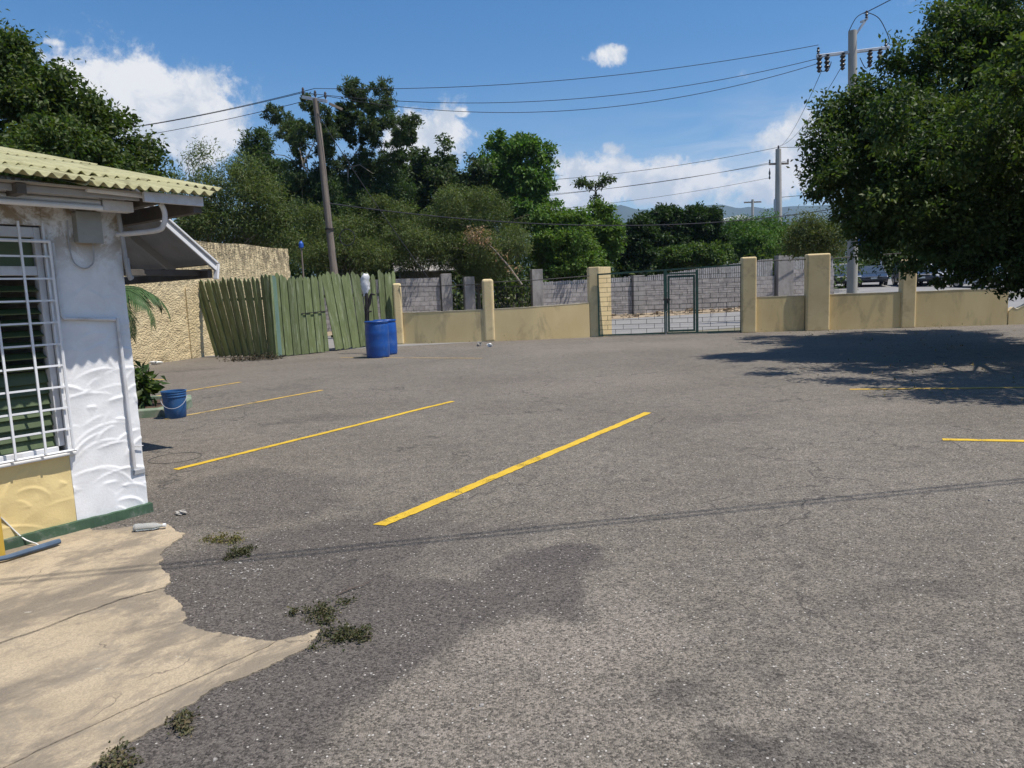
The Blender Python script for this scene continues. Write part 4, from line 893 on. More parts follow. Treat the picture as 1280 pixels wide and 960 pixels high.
# ================================================================== TREES
LOBES = {
 'left_broadleaf': [(-11.5, 16, 6.59, 1.44, 1.53), (-9.89, 15, 6.09, 0.85, 1.22), (-9.22, 15, 5.52, 0.85, 0.98), (-8.44, 15, 5.18, 0.78, 0.93), (-7.8, 15, 4.76, 0.68, 1.01), (-7.5, 15.5, 4.41, 0.49, 0.7), (-8.69, 14, 4.3, 1.26, 0.79), (-11.39, 15, 4.82, 1.52, 1.52), (-7.78, 14.5, 3.89, 0.98, 0.57)],
 'twig_shrub': [(-11.75, 27, 5.28, 1.07, 1.52), (-10.91, 27, 5.68, 1.16, 1.52), (-9.79, 27, 5.64, 1.28, 1.28), (-8.81, 27, 4.96, 1.22, 1.37), (-11.7, 27, 4.2, 1.16, 0.91), (-10.21, 27, 4.2, 1.83, 1.03), (-8.43, 27, 4.07, 1.07, 0.91)],
 'plume_tree': [(-13.08, 38, 9.64, 0.3, 0.73), (-12.33, 38, 9.77, 0.34, 0.86), (-12.78, 38, 8.3, 1.11, 1.29), (-11.87, 38, 7.66, 0.94, 1.29)],
 'tuft_tree': [(-10.38, 34, 10.12, 0.34, 0.29), (-9.98, 34, 9.93, 0.34, 0.29), (-9.43, 34, 9.48, 0.34, 0.29), (-9.89, 34, 9.21, 0.34, 0.29), (-8.49, 34, 10.16, 0.34, 0.29), (-8.0, 34, 9.78, 0.34, 0.29), (-7.61, 34, 9.56, 0.34, 0.29), (-7.24, 34, 10.11, 0.34, 0.29), (-6.91, 34, 11.3, 0.34, 0.29), (-6.6, 34, 10.93, 0.34, 0.29), (-6.3, 34, 10.5, 0.34, 0.29), (-6.83, 34, 10.73, 0.34, 0.29), (-5.55, 34, 10.72, 0.34, 0.29), (-5.32, 34, 10.85, 0.34, 0.29), (-5.2, 34, 9.86, 0.34, 0.29), (-5.51, 34, 9.51, 0.34, 0.29), (-4.71, 34, 9.38, 0.34, 0.29), (-4.09, 34, 9.28, 0.34, 0.29), (-4.54, 34, 9.09, 0.34, 0.29), (-9.19, 34, 8.76, 0.34, 0.29), (-9.59, 34, 8.34, 0.34, 0.29), (-8.46, 34, 8.55, 0.34, 0.29), (-7.71, 34, 8.7, 0.34, 0.29), (-6.95, 34, 9.03, 0.34, 0.29), (-6.33, 34, 9.37, 0.34, 0.29), (-5.94, 34, 9.71, 0.34, 0.29), (-5.86, 34, 8.63, 0.34, 0.29), (-6.64, 34, 8.13, 0.34, 0.29), (-7.4, 34, 7.79, 0.34, 0.29), (-8.54, 34, 7.48, 0.34, 0.29), (-9.3, 34, 7.25, 0.34, 0.29), (-9.82, 34, 7.78, 0.34, 0.29), (-7.84, 34, 6.83, 0.34, 0.29), (-6.72, 34, 6.86, 0.34, 0.29), (-5.55, 34, 7.72, 0.34, 0.29), (-5.07, 34, 8.32, 0.34, 0.29), (-4.64, 34, 8.66, 0.34, 0.29), (-8.84, 34, 9.46, 0.34, 0.29), (-8.23, 34, 9.15, 0.34, 0.29), (-7.29, 34, 9.4, 0.34, 0.29), (-6.71, 34, 9.81, 0.34, 0.29), (-7.95, 34, 7.99, 0.34, 0.29), (-6.3, 34, 7.57, 0.34, 0.29), (-8.78, 34, 6.76, 0.34, 0.29), (-5.83, 34, 9.17, 0.34, 0.29), (-8.83, 34, 6.03, 1.72, 1.23), (-6.77, 34, 6.14, 1.72, 1.46), (-7.79, 34, 4.89, 1.92, 1.15), (-5.24, 34, 6.63, 1.15, 1.15)],
 'mid_dark': [(-4.8, 40, 8.46, 1.44, 1.44), (-3.47, 40, 8.71, 1.08, 1.17), (-3.79, 40, 6.8, 2.16, 1.89), (-5.78, 40, 6.66, 1.8, 1.8), (-1.84, 40, 8.1, 1.08, 1.08), (-3.19, 40, 5.48, 2.25, 1.35)],
 'bright_tree': [(-0.19, 42, 9.25, 1.23, 1.42), (1.18, 42, 9.11, 1.52, 1.52), (1.92, 42, 7.97, 1.23, 1.52), (0.45, 42, 8.02, 1.89, 1.52), (-0.84, 42, 8.07, 1.23, 1.33), (0.38, 42, 6.22, 1.99, 1.52), (-1.43, 42, 7.19, 1.42, 1.33), (2.61, 42, 6.46, 0.57, 0.47), (1.21, 42, 10.0, 0.47, 0.66)],
 'scrub1': [(-7.25, 31.5, 4.13, 1.78, 1.28), (-8.6, 31.5, 4.7, 1.07, 1.28), (-8.34, 31.5, 3.48, 1.42, 0.99), (-6.43, 31.5, 3.24, 1.78, 0.89)],
 'scrub2': [(-4.44, 32.5, 3.82, 1.83, 1.17), (-5.52, 32.5, 5.02, 1.39, 1.03), (-3.32, 32.5, 4.59, 1.28, 1.03)],
 'scrub3': [(-1.53, 33, 4.92, 1.71, 1.56), (-1.05, 33, 3.47, 2.05, 1.19), (-0.04, 33, 4.04, 1.19, 1.41), (-2.5, 33, 3.7, 1.49, 1.19)],
 'lime_bush': [(2.47, 34.5, 3.8, 1.63, 1.4), (2.2, 34.5, 4.67, 1.17, 0.93), (3.53, 34.5, 4.51, 1.09, 1.01), (1.77, 34.5, 3.19, 1.01, 0.93), (3.1, 34.5, 3.02, 1.56, 0.78)],
 'lime_bush2': [(4.68, 36, 4.6, 0.89, 1.06), (5.26, 36, 4.0, 0.65, 1.06), (4.97, 36, 5.26, 0.41, 0.49), (4.25, 36, 3.44, 1.14, 0.97)],
 'dark1': [(6.82, 38, 4.29, 1.03, 1.46), (6.59, 38, 3.35, 0.86, 0.86), (7.17, 38, 4.9, 0.6, 0.86)],
 'dark2': [(8.39, 40, 5.57, 0.81, 0.72), (9.45, 40, 5.79, 0.81, 0.63), (8.83, 40, 4.81, 1.08, 0.81), (9.62, 40, 4.13, 0.9, 0.81)],
 'dark3': [(11.0, 41, 5.27, 1.2, 1.11), (11.68, 41, 5.55, 0.74, 0.74), (10.55, 41, 5.86, 0.74, 0.55), (11.45, 41, 4.36, 1.2, 0.83), (10.32, 41, 4.85, 0.83, 0.92)],
 'dark4': [(8.8, 37.5, 3.24, 1.1, 0.68), (8.17, 37.5, 2.97, 0.68, 0.51), (10.26, 37.5, 3.43, 1.44, 0.76)],
 'bamboo': [(14.38, 46, 4.5, 1.76, 1.04), (16.16, 46, 4.93, 1.76, 1.35), (17.29, 46, 4.69, 1.14, 1.24), (15.4, 46, 3.96, 2.28, 0.83), (17.96, 46, 4.01, 0.73, 0.93)],
 'scrub_right': [(12.54, 30, 3.6, 0.68, 0.74), (13.38, 30, 3.24, 0.74, 0.61), (12.21, 30, 3.12, 0.54, 0.54)],
 'right_tree': [(6.54, 14.2, 3.77, 0.8, 0.99), (6.53, 14.5, 3.36, 0.65, 0.65), (7.22, 14.5, 4.49, 0.74, 0.9), (7.59, 14, 3.99, 0.95, 1.1), (8.46, 14.5, 5.2, 0.9, 1.01), (9.53, 15, 5.99, 1.01, 1.27), (10.5, 15, 6.03, 1.27, 1.44), (7.43, 13.5, 2.89, 1.07, 0.91), (8.07, 13, 3.15, 1.1, 1.03), (8.98, 13, 3.54, 1.32, 1.32), (8.5, 13.5, 2.04, 0.84, 0.64), (9.05, 13, 2.13, 1.17, 0.88), (7.34, 14.5, 2.86, 0.82, 0.69), (7.1, 15, 2.84, 0.51, 0.34), (11.01, 14, 4.38, 2.05, 2.37), (9.98, 12.5, 1.78, 1.27, 0.85)],
}

LOBES['right_tree'] += [(7.27, 14.2, 2.52, 0.72, 0.61), (7.92, 13.8, 2.23, 0.78, 0.7), (8.3, 13.5, 1.63, 0.58, 0.52), (8.77, 13.3, 1.65, 0.6, 0.57), (9.28, 13.2, 1.78, 0.67, 0.63), (7.47, 13.6, 3.12, 0.84, 0.77), (8.07, 13.2, 2.61, 0.89, 0.82), (8.68, 12.8, 2.62, 0.87, 0.79), (6.9, 14.6, 3.2, 0.63, 0.66), (6.41, 14.6, 3.69, 0.49, 0.58), (8.84, 13.6, 4.37, 0.92, 0.84), (9.51, 13.0, 1.69, 0.88, 0.59), (7.89, 13.6, 3.97, 0.77, 0.77)]
LOBES['right_tree'] += [(6.9, 14.6, 4.67, 0.49, 0.58), (6.91, 14.4, 3.99, 0.58, 0.65), (6.99, 14.6, 3.34, 0.59, 0.59), (7.19, 14.8, 5.17, 0.33, 0.37)] + [(6.7, 10.0, 4.0, .7, .6), (7.4, 9.0, 3.9, .9, .7), (8.2, 8.0, 4.2, 1.2, .9), (6.3, 11.6, 3.9, .8, .7), (6.9, 8.6, 4.2, .5, .5), (11, 18.5, 4.5, 1.8, 1.4), (9.1, 17.6, 4.3, 1.1, .9), (13, 19, 4.6, 1.8, 1.4), (9.0, 19.6, 4.2, 1.0, .8)]
LOBES['right_tree'] += [(7.49, 14.6, 5.03, 0.59, 0.56), (7.85, 14.4, 5.34, 0.65, 0.65), (8.34, 14.6, 5.83, 0.69, 0.69), (8.99, 14.8, 6.33, 0.75, 0.8), (6.95, 14.8, 5.11, 0.43, 0.43), (6.63, 14.6, 4.53, 0.56, 0.56), (9.98, 15, 6.74, 0.93, 0.85), (6.36, 14.5, 4.06, 0.46, 0.49)]
LOBES['right_tree'] += [(7.05, 14.6, 4.75, .5, .55), (7.9, 14.6, 5.0, .7, .7), (9.2, 9.3, 4.2, 1.7, 1.3), (11.6, 9.2, 4.9, 2.4, 2.0), (12.6, 12, 5.4, 2.8, 2.3), (12.3, 17, 5.6, 2.2, 2.0), (9.7, 16.4, 4.6, 1.4, 1.2), (7.9, 11.6, 3.7, 1.0, .8)]
LOBES['tuft_tree'] += [(-7.6, 34.5, 5.9, 1.5, 1.1), (-6.0, 34.5, 6.1, 1.4, 1.1), (-8.9, 34.5, 5.6, 1.2, 1.0), (-6.8, 34.6, 7.1, 1.2, .9), (-5.3, 34.6, 4.9, 1.2, 1.0), (-9.6, 34.6, 6.6, 1.0, .9), (-8.2, 34.6, 7.0, 1.1, .9), (-9.8, 34.8, 4.6, 1.2, 1.0)]
for k_ in ('dark1', 'dark2', 'dark3', 'dark4'): LOBES[k_] = [(a, b_, c - .35, d_, e * .92) for a, b_, c, d_, e in LOBES[k_]]
def foliage(name, lobes, n, size, cols, seed, parent, per=26, clump=.30, asp=.42, shell=.45, ym=1.0, droop=.25, m='leaf', sub=0, wp=1.0, flat=.5):
    g = rng(seed); lo = np.array(lobes, float)
    if sub:      # break every lobe into boughs so that the crown has bulges and dark hollows
        ex = []
        for l in lo:
            k_ = max(3, int(sub * max(.6, min(2.0, l[3])))); ex.append((l[0], l[1], l[2], l[3] * .55, l[4] * .55))
            for i in range(k_):
                v_ = g.normal(size=3); v_[2] += .25; v_ /= np.linalg.norm(v_); q = g.uniform(.58, .85); s_ = g.uniform(.27, .46)
                ex.append((l[0] + v_[0] * l[3] * q, l[1] + v_[1] * l[3] * q, l[2] + v_[2] * l[4] * q, l[3] * s_, (l[3] + l[4]) * .5 * s_ * .8))
        lo = np.array(ex)
    wgt = (lo[:, 3] ** 1.6 * lo[:, 4] ** .8) ** wp; wgt /= wgt.sum()
    nc = max(4, n // per); li = g.choice(len(lo), nc, p=wgt)
    dv = g.normal(size=(nc, 3)); dv /= np.linalg.norm(dv, axis=1)[:, None]
    rad = shell + (1.03 - shell) * g.random(nc) ** .55
    ph = g.uniform(0, 6.28, (len(lo), 3)); rad *= 1 + .16 * np.sin(dv[:, 0] * 5 + ph[li, 0]) * np.sin(dv[:, 2] * 5 + ph[li, 1]) + .10 * np.sin(dv[:, 1] * 9 + dv[:, 2] * 8 + ph[li, 2])
    rad = np.where(g.random(nc) < .05, rad * g.uniform(1.05, 1.28, nc), rad)
    cen = lo[li, :3] + dv * rad[:, None] * np.stack([lo[li, 3], lo[li, 3] * ym, lo[li, 4]], 1)
    cc = np.array(cols, float); ct = g.random(nc); ccol = cc[0] + (cc[1] - cc[0]) * ct[:, None]
    ci = g.integers(0, nc, n); cs = clump * (.6 + .8 * g.random(nc))
    pos = cen[ci] + np.clip(g.normal(size=(n, 3)), -1.9, 1.9) * cs[ci, None] * np.array([.75, .75, .55])
    od = dv[ci] * .7 + g.normal(size=(n, 3)) * .8; od[:, 2] -= droop; od /= np.linalg.norm(od, axis=1)[:, None]
    nm = g.normal(size=(n, 3)) * (1 - flat) + np.array([0, 0, 1.0]) * flat + dv[ci] * .35
    sd = np.cross(od, nm); sd /= np.linalg.norm(sd, axis=1)[:, None] + 1e-9; nm = np.cross(sd, od)
    L = size * (.65 + .7 * g.random(n))[:, None]; Wd = L * asp
    P = np.empty((n, 4, 3)); P[:, 0] = pos; P[:, 2] = pos + od * L - nm * L * .12
    mid = pos + od * L * .48; P[:, 1] = mid + sd * Wd * .5 + nm * Wd * .16; P[:, 3] = mid - sd * Wd * .5 + nm * Wd * .16
    V = P.reshape(-1, 3); i0 = np.arange(n) * 4
    Fc = np.stack([i0, i0 + 1, i0 + 2, i0, i0 + 2, i0 + 3], 1).reshape(-1)
    me = bpy.data.meshes.new(name); me.vertices.add(n * 4); me.vertices.foreach_set('co', V.astype(np.float32).ravel())
    me.loops.add(n * 6); me.loops.foreach_set('vertex_index', Fc.astype(np.int32)); me.polygons.add(n * 2)
    me.polygons.foreach_set('loop_start', np.arange(n * 2, dtype=np.int32) * 3); me.polygons.foreach_set('loop_total', np.full(n * 2, 3, np.int32))
    lc = ccol[ci] * (.72 + .56 * g.random(n))[:, None]; lc[:, 0] *= .80 + .34 * g.random(n)
    ca = me.color_attributes.new('Col', 'FLOAT_COLOR', 'POINT'); rgba = np.ones((n * 4, 4), np.float32); rgba[:, :3] = np.repeat(lc, 4, 0); ca.data.foreach_set('color', rgba.ravel())
    me.materials.append(MT[m]); me.update(calc_edges=True); me.validate()
    o = bpy.data.objects.new(name, me); C.objects.link(o); o.parent = parent
    return o, cen
def limbs(base, fork, targets, r0, seed, parent, m='bark', name='trunk'):
    g = rng(seed); b = MB(); base = Vector(base); fork = Vector(fork)
    mid = base.lerp(fork, .5) + Vector((g.normal(0, .08), g.normal(0, .08), 0)) * (fork - base).length * .4
    b.tube([base - Vector((0, 0, .15)), base + Vector((0, 0, .1)), mid, fork], [r0 * 1.25, r0 * 1.02, r0 * .85, r0 * .7], 10)
    for tg in targets:
        tg = Vector(tg); st = mid.lerp(fork, g.uniform(.3, 1.0)); tg = st.lerp(tg, .86); dd = tg - st; Ld = dd.length
        k1 = st + dd * .35 + Vector((g.normal(0, .08), g.normal(0, .08), .12)) * Ld; k2 = st + dd * .7 + Vector((g.normal(0, .06), g.normal(0, .06), .08)) * Ld
        rb = r0 * min(.45, .12 + .05 * Ld)
        b.tube([st, k1, k2, tg], [rb, rb * .7, rb * .42, rb * .15], 6)
        for _ in range(2):
            e = k2 + Vector((g.normal(), g.normal(), g.normal(0, .6))) * Ld * .22; b.tube([k2, k2.lerp(e, .5) + Vector((0, 0, .05 * Ld)), e], [rb * .38, rb * .25, rb * .08], 5)
    return b.build(name, MT[m], parent, True)
def tree(name, label, cat, key, n, size, cols, seed, base, fork, r0, group='trees and bushes behind the walls', bark='bark', nb=14, **kw):
    t = thing(name, label, cat, (base[0], base[1], gz(base[1])), 0, group); O = Vector((base[0], base[1], gz(base[1])))
    lo = [(l[0] - O.x, l[1] - O.y, l[2] - O.z, l[3], l[4]) for l in LOBES[key]]
    _, cen = foliage('crown', lo, n, size, cols, seed, t, **kw)
    g = rng(seed + 1); idx = g.choice(len(cen), min(nb, len(cen)), replace=False)
    limbs((0, 0, 0), (fork[0] - O.x, fork[1] - O.y, fork[2] - O.z), [cen[i] for i in idx], r0, seed + 2, t, bark)
    return t
DG = ((.040, .062, .018), (.075, .100, .026)); MG = ((.050, .085, .022), (.090, .130, .032)); OL = ((.078, .102, .036), (.138, .162, .058))
LG = ((.075, .135, .025), (.130, .190, .038)); TG = ((.045, .074, .030), (.080, .112, .042)); VD = ((.022, .042, .013), (.045, .075, .02)); BG = ((.060, .120, .022), (.105, .175, .035))
tree('broadleaf_tree', 'large spreading dark green tree overhanging the wall and casting shade at right', 'tree', 'right_tree', 420000, .095, ((.032, .056, .016), (.088, .120, .034)), 101, (11.7, 15.2), (11.4, 15.0, 2.4), .30, 'broadleaf trees inside the lot', nb=44, per=90, clump=.17, shell=.45, asp=.5, sub=11)
tree('broadleaf_tree', 'large dense dark green tree behind the corrugated roof at left', 'tree', 'left_broadleaf', 100000, .105, ((.042, .066, .018), (.088, .115, .028)), 111, (-9.6, 15.6), (-9.4, 15.4, 3.0), .28, 'broadleaf trees inside the lot', nb=24, per=60, clump=.18, shell=.45, asp=.5, sub=9)
tree('scrub_tree', 'dry twiggy olive scrub tree behind the cream wall', 'tree', 'twig_shrub', 38000, .14, OL, 121, (-10.6, 27.4), (-10.4, 27.2, 3.0), .14, bark='bark_pale', nb=46, per=30, clump=.30, shell=.3, asp=.24, sub=6)
tree('plume_tree', 'dark tree with two upright plumes left of the wooden pole', 'tree', 'plume_tree', 12000, .20, TG, 131, (-12.6, 38), (-12.6, 38, 5), .10, per=40, clump=.2, asp=.3, wp=.45, nb=4)
tree('tufted_tree', 'tall tree with loose foliage tufts behind the wooden pole', 'tree', 'tuft_tree', 66000, .17, TG, 141, (-8.2, 34.2), (-8.1, 34, 4.5), .24, bark='bark_pale', nb=60, per=50, clump=.2, shell=.3, asp=.3, flat=.3, sub=6)
tt = [o for o in bpy.data.objects if o.name == 'tufted_tree'][0]
foliage('tufts', [(l[0] - tt.location.x, l[1] - tt.location.y + rnd.uniform(-1.2, 1.2), l[2] - tt.location.z, l[3] * 1.3, l[4] * 1.25) for l in LOBES['tuft_tree'][:45]], 46000, .15, ((.045, .070, .032), (.085, .108, .045)), 145, tt, per=50, clump=.09, shell=.2, asp=.3, flat=.3)
tree('leafy_tree', 'dark leafy tree in the middle, right of the tufted tree', 'tree', 'mid_dark', 44000, .21, ((.035, .058, .022), (.075, .10, .04)), 151, (-4.3, 40), (-4.3, 40, 4.5), .2, per=60, clump=.22, asp=.5, sub=7)
tree('leafy_tree', 'bright green rounded tree standing highest right of centre', 'tree', 'bright_tree', 46000, .21, BG, 161, (.6, 42), (.6, 42, 4.5), .2, per=60, clump=.22, asp=.5, sub=7)
tree('scrub_bush', 'olive feathery bush at the foot of the wooden pole', 'bush', 'scrub1', 46000, .12, OL, 171, (-7.0, 31.5), (-7, 31.5, 2.0), .1, bark='bark_pale', nb=26, per=34, clump=.22, shell=.3, asp=.25, sub=7)
tree('scrub_bush', 'olive feathery bush over the grey zinc shed roof', 'bush', 'scrub2', 40000, .12, OL, 181, (-4.0, 33.4), (-4, 33.2, 2.2), .1, bark='bark_pale', nb=22, per=34, clump=.22, shell=.3, asp=.25, sub=7)
tree('scrub_bush', 'olive feathery bush with a dead orange branch, behind the tall grey pillar', 'bush', 'scrub3', 50000, .12, OL, 191, (-1.4, 33.8), (-1.4, 33.6, 2.0), .1, bark='bark_pale', nb=26, per=34, clump=.22, shell=.3, asp=.25, sub=7)
tree('leafy_bush', 'lime green broad bush left of the gate', 'bush', 'lime_bush', 32000, .16, LG, 201, (2.4, 34.8), (2.4, 34.7, 1.8), .1, nb=12, per=50, clump=.19, asp=.5, sub=7)
tree('leafy_bush', 'lime green taller bush just above the left gate post', 'bush', 'lime_bush2', 22000, .16, LG, 211, (4.8, 36.2), (4.8, 36.1, 1.8), .1, nb=12, per=50, clump=.19, asp=.5, sub=7)
tree('round_tree', 'very dark rounded tree above the left half of the gate', 'tree', 'dark1', 26000, .15, VD, 221, (6.8, 38.2), (6.8, 38.1, 2.0), .13, nb=10, per=50, clump=.18, asp=.5, sub=7)
tree('bare_limb_tree', 'dark tree showing pale bare limbs above the gate', 'tree', 'dark2', 16000, .18, VD, 231, (9.0, 39.6), (8.7, 39.2, 3.2), .16, bark='bark_pale', nb=18, per=40, clump=.2, asp=.5, sub=5)
tree('round_tree', 'dark rounded tree above the right half of the gate', 'tree', 'dark3', 26000, .18, VD, 241, (10.9, 41.3), (10.9, 41.2, 2.5), .13, nb=10, per=50, clump=.19, asp=.5, sub=7)
tree('leafy_bush', 'mid green bush drooping over the block wall behind the gate', 'bush', 'dark4', 14000, .17, MG, 251, (9.6, 37.7), (9.6, 37.6, 1.6), .1, nb=10, per=46, clump=.18, asp=.5, sub=7)
tree('bamboo_clump', 'bright green feathery clump behind the right gate post', 'bush', 'bamboo', 24000, .24, BG, 261, (15.8, 46.2), (15.8, 46, 2.0), .1, nb=14, per=40, clump=.28, asp=.22, droop=.5, sub=6)
tree('scrub_bush', 'olive scrub bush behind the broad tan pier, left of the concrete pole', 'bush', 'scrub_right', 12000, .13, ((.07, .085, .03), (.12, .13, .045)), 271, (13.0, 30.6), (13, 30.4, 1.6), .08, bark='bark_pale', nb=18, per=16, clump=.26, asp=.25, shell=.25)
LOBES['fill'] = [(-14, 44, 3.4, 5, 2.2), (-6, 46, 3.6, 5, 2.6), (1, 48, 3.2, 5, 2.4), (8, 50, 3.2, 5, 2.0), (14, 54, 3.0, 5, 2.0), (-20, 40, 3.0, 4, 2.4), (-9, 39, 2.2, 4, 1.6), (-3, 40, 2.2, 4, 1.6), (3, 40, 2.0, 4, 1.5), (8.5, 43, 2.0, 4, 1.4), (14, 44, 2.0, 4, 1.3), (19, 48, 2.2, 4, 1.6), (-8.5, 38.5, 5.8, 2.4, 1.7), (-5, 39.5, 6.0, 2.2, 1.7), (-11.5, 40, 5.6, 2.4, 1.8), (25, 66, 4.0, 5, 3.0), (33, 68, 4.2, 6, 3.2), (42, 70, 4.4, 6, 3.2), (52, 80, 4.4, 8, 3.2)]
t = thing('far_thicket', 'dark mass of far scrub filling the gaps between the trees', 'thicket', (0, 46, gz(46)), kind='stuff')
foliage('thicket_leaves', [(l[0], l[1] - 46, l[2] - gz(46), l[3], l[4]) for l in LOBES['fill']], 100000, .30, DG, 281, t, per=22, clump=.6, asp=.5)
# dead branch in the scrub
t = thing('dead_branch', 'dead orange brown leafy branch hanging in the olive bush', 'branch', (-.5, 31.05, 0))
lo = [(-1.0 + .25 * i, 0, 4.0 - .27 * i - gz(31.6) * 0, .28 - .01 * i, .22) for i in range(9)]
lo = [(-.75, 0, 4.1, .5, .28), (-.35, 0, 3.75, .3, .22), (0, 0, 3.4, .22, .2), (.3, 0, 3.05, .2, .2), (.6, 0, 2.7, .18, .2), (.85, 0, 2.4, .16, .2)]
foliage('dead_leaves', lo, 560, .13, ((.27, .17, .105), (.37, .25, .17)), 291, t, per=12, clump=.16, m='leaf_dry', asp=.35)
b = MB(); b.tube([(1.1, .1, 1.9), (.6, .1, 2.65), (0, .1, 3.4), (-.7, .1, 4.1)], [.05, .04, .03, .015], 6); b.build('stem', MT['bark_pale'], t, True)
# thin leafless sapling top poking up against the clouds
t = thing('sapling', 'thin dark sapling with a flat spreading top against the clouds', 'tree', (5.55, 44, gz(44)))
b = MB(); b.tube([(0, 0, 0), (.05, 0, 4), (-.05, 0, 7.1)], [.08, .06, .03], 6); b.tube([(0, 0, 6.6), (-.5, 0, 7.0), (-1.0, 0, 7.15)], .025, 5); b.tube([(0, 0, 6.7), (.4, 0, 7.1), (.85, 0, 7.55)], .025, 5); b.build('trunk', MT['bark'], t, True)
foliage('crown', [(-.85, 0, 7.2, .45, .16), (-.3, 0, 7.05, .4, .14), (.2, 0, 7.1, .35, .14), (.65, 0, 7.45, .35, .2), (.05, 0, 6.3, .25, .2)], 900, .2, DG, 301, t, per=14, clump=.14)
# bare twigs above the scrub tree
t = thing('dead_shrub', 'bare pale twigs sticking up beyond the roof, against the cloud', 'shrub', (-12.3, 28.5, gz(28)))
b = MB(); g = rng(77)
for i in range(26):
    x = g.uniform(-1.4, 1.7); h_ = g.uniform(6.2, 7.5) - .35 * abs(x); p = Vector((x * .5, g.normal(0, .2), 3.2)); e = Vector((x + g.normal(0, .25), g.normal(0, .3), h_)); mdl = p.lerp(e, .6) + Vector((g.normal(0, .15), 0, .1))
    b.tube([p, mdl, e], [.03, .018, .006], 5)
    for _ in range(3): q = mdl.lerp(e, g.uniform(0, .9)); b.tube([q, q + Vector((g.normal(0, .35), g.normal(0, .2), g.uniform(.1, .5)))], [.012, .004], 4)
b.tube([(0, 0, 0), (.05, 0, 1.8), (0, 0, 3.4)], [.09, .08, .06], 7); b.build('twigs', MT['bark_pale'], t, True)

# palm behind the corner of the building
t = thing('palm', 'small palm with drooping fronds behind the corner of the white building', 'palm', (-7.25, 12.9, 0))
b = MB(); b.tube([(0, 0, 0), (.03, 0, .8), (0, 0, 1.75)], [.10, .085, .08], 10); b.build('trunk', MT['bark'], t, True)
def frond(az_, el_, L, seed, droop):
    g = rng(seed); n = 26; pts = []; p = Vector((0, 0, 1.75)); e = el_
    for i in range(n + 1): pts.append(p.copy()); p = p + Vector((math.cos(az_) * math.cos(e), math.sin(az_) * math.cos(e), math.sin(e))) * L / n; e -= droop / n
    b = MB(); b.tube(pts, [.016 * (1 - .85 * i / n) for i in range(n + 1)], 5); cols = []
    for i in range(4, n):
        d_ = (pts[i + 1] - pts[i]).normalized(); s = d_.cross(Vector((0, 0, 1))).normalized(); k = i / n; ll = .46 * math.sin(min(1, k * 1.25 + .15) * math.pi * .92) + .05
        for q in (0, .5):
            pp = pts[i].lerp(pts[i + 1], q)
            for sg in (-1, 1):
                dr_ = (s * sg * .75 + d_ * .75 + Vector((0, 0, -.55 + g.normal(0, .12)))).normalized(); w_ = d_ * .014
                m1 = pp + dr_ * ll * .55; tip = pp + dr_ * ll + Vector((0, 0, -.12 * ll)); o = len(b.v)
                for v_ in (pp - w_ * .6, pp + w_ * .6, m1 + w_, tip, m1 - w_): b.v.append(tuple(v_))
                b.f += [(o, o + 1, o + 2, o + 4), (o + 4, o + 2, o + 3)]
    o = b.build('frond', MT['palm_leaf'], t); return o
MT['palm_leaf'] = mat('palm_leaf', (.035, .075, .022), (.055, .105, .03), 3, .65, spec=.25)
for i, (a, e, L, dp) in enumerate(((-.2, .55, 1.35, 2.3), (-.75, .45, 1.4, 2.5), (.35, .6, 1.35, 2.1), (-1.4, .5, 1.25, 2.3), (1.0, .7, 1.3, 2.0), (1.9, .6, 1.3, 2.0), (2.9, .6, 1.3, 2.0), (-2.3, .5, 1.3, 2.2), (-.45, .15, 1.2, 2.2))): frond(a, e, L, 400 + i, dp)

# planted kerb by the bucket
t = thing('planter', 'low green painted kerb with soil behind the blue bucket', 'planter', (-5.3, 10.35, 0))
kp = [(-.9, .05), (.12, -.70), (.42, -.62), (.55, -.30), (.47, .25), (.30, .62), (.0, .78), (-.9, .6)]
b = MB(); n = len(kp)
ctr = Vector((-.2, .05))
for i, (x, y) in enumerate(kp):
    v_ = (Vector((x, y)) - ctr); inn = ctr + v_ * (1 - .12 / v_.length); h_ = .12 + rnd.uniform(-.015, .02)
    b.v += [(x + rnd.uniform(-.01, .01), y, -.01), (x, y, h_), (inn.x, inn.y, h_ + .01), (inn.x, inn.y, -.01)]
b.f = [(4 * i + k, 4 * ((i + 1) % n) + k, 4 * ((i + 1) % n) + (k + 1) % 4, 4 * i + (k + 1) % 4) for i in range(n) for k in range(4)]
b.build('kerb', MT['kerb'], t, bevel=.015)
b = MB(); b.v = [(ctr.x + (x - ctr.x) * .84, ctr.y + (y - ctr.y) * .84, .085) for x, y in kp] + [(ctr.x, ctr.y, .13)]; b.f = [(i, (i + 1) % n, n) for i in range(n)]; b.build('soil', MT['soil'], t)
g = rng(9)
t2 = thing('shrub', 'small dark leafy plant growing in the green kerb', 'plant', (-5.38, 10.15, .1))
foliage('leaves', [(0, 0, .34, .26, .22), (-.2, .1, .28, .24, .2), (.1, -.12, .26, .18, .15)], 420, .15, ((.04, .07, .022), (.085, .115, .035)), 310, t2, per=8, clump=.08, asp=.5)
b = MB()
for i in range(9): a = g.uniform(0, 6.28); b.tube([(0, 0, -.02), (.06 * math.cos(a), .06 * math.sin(a), .18), (.16 * math.cos(a), .16 * math.sin(a), .36)], [.01, .007, .004], 5)
b.build('stems', MT['twig'], t2, True)

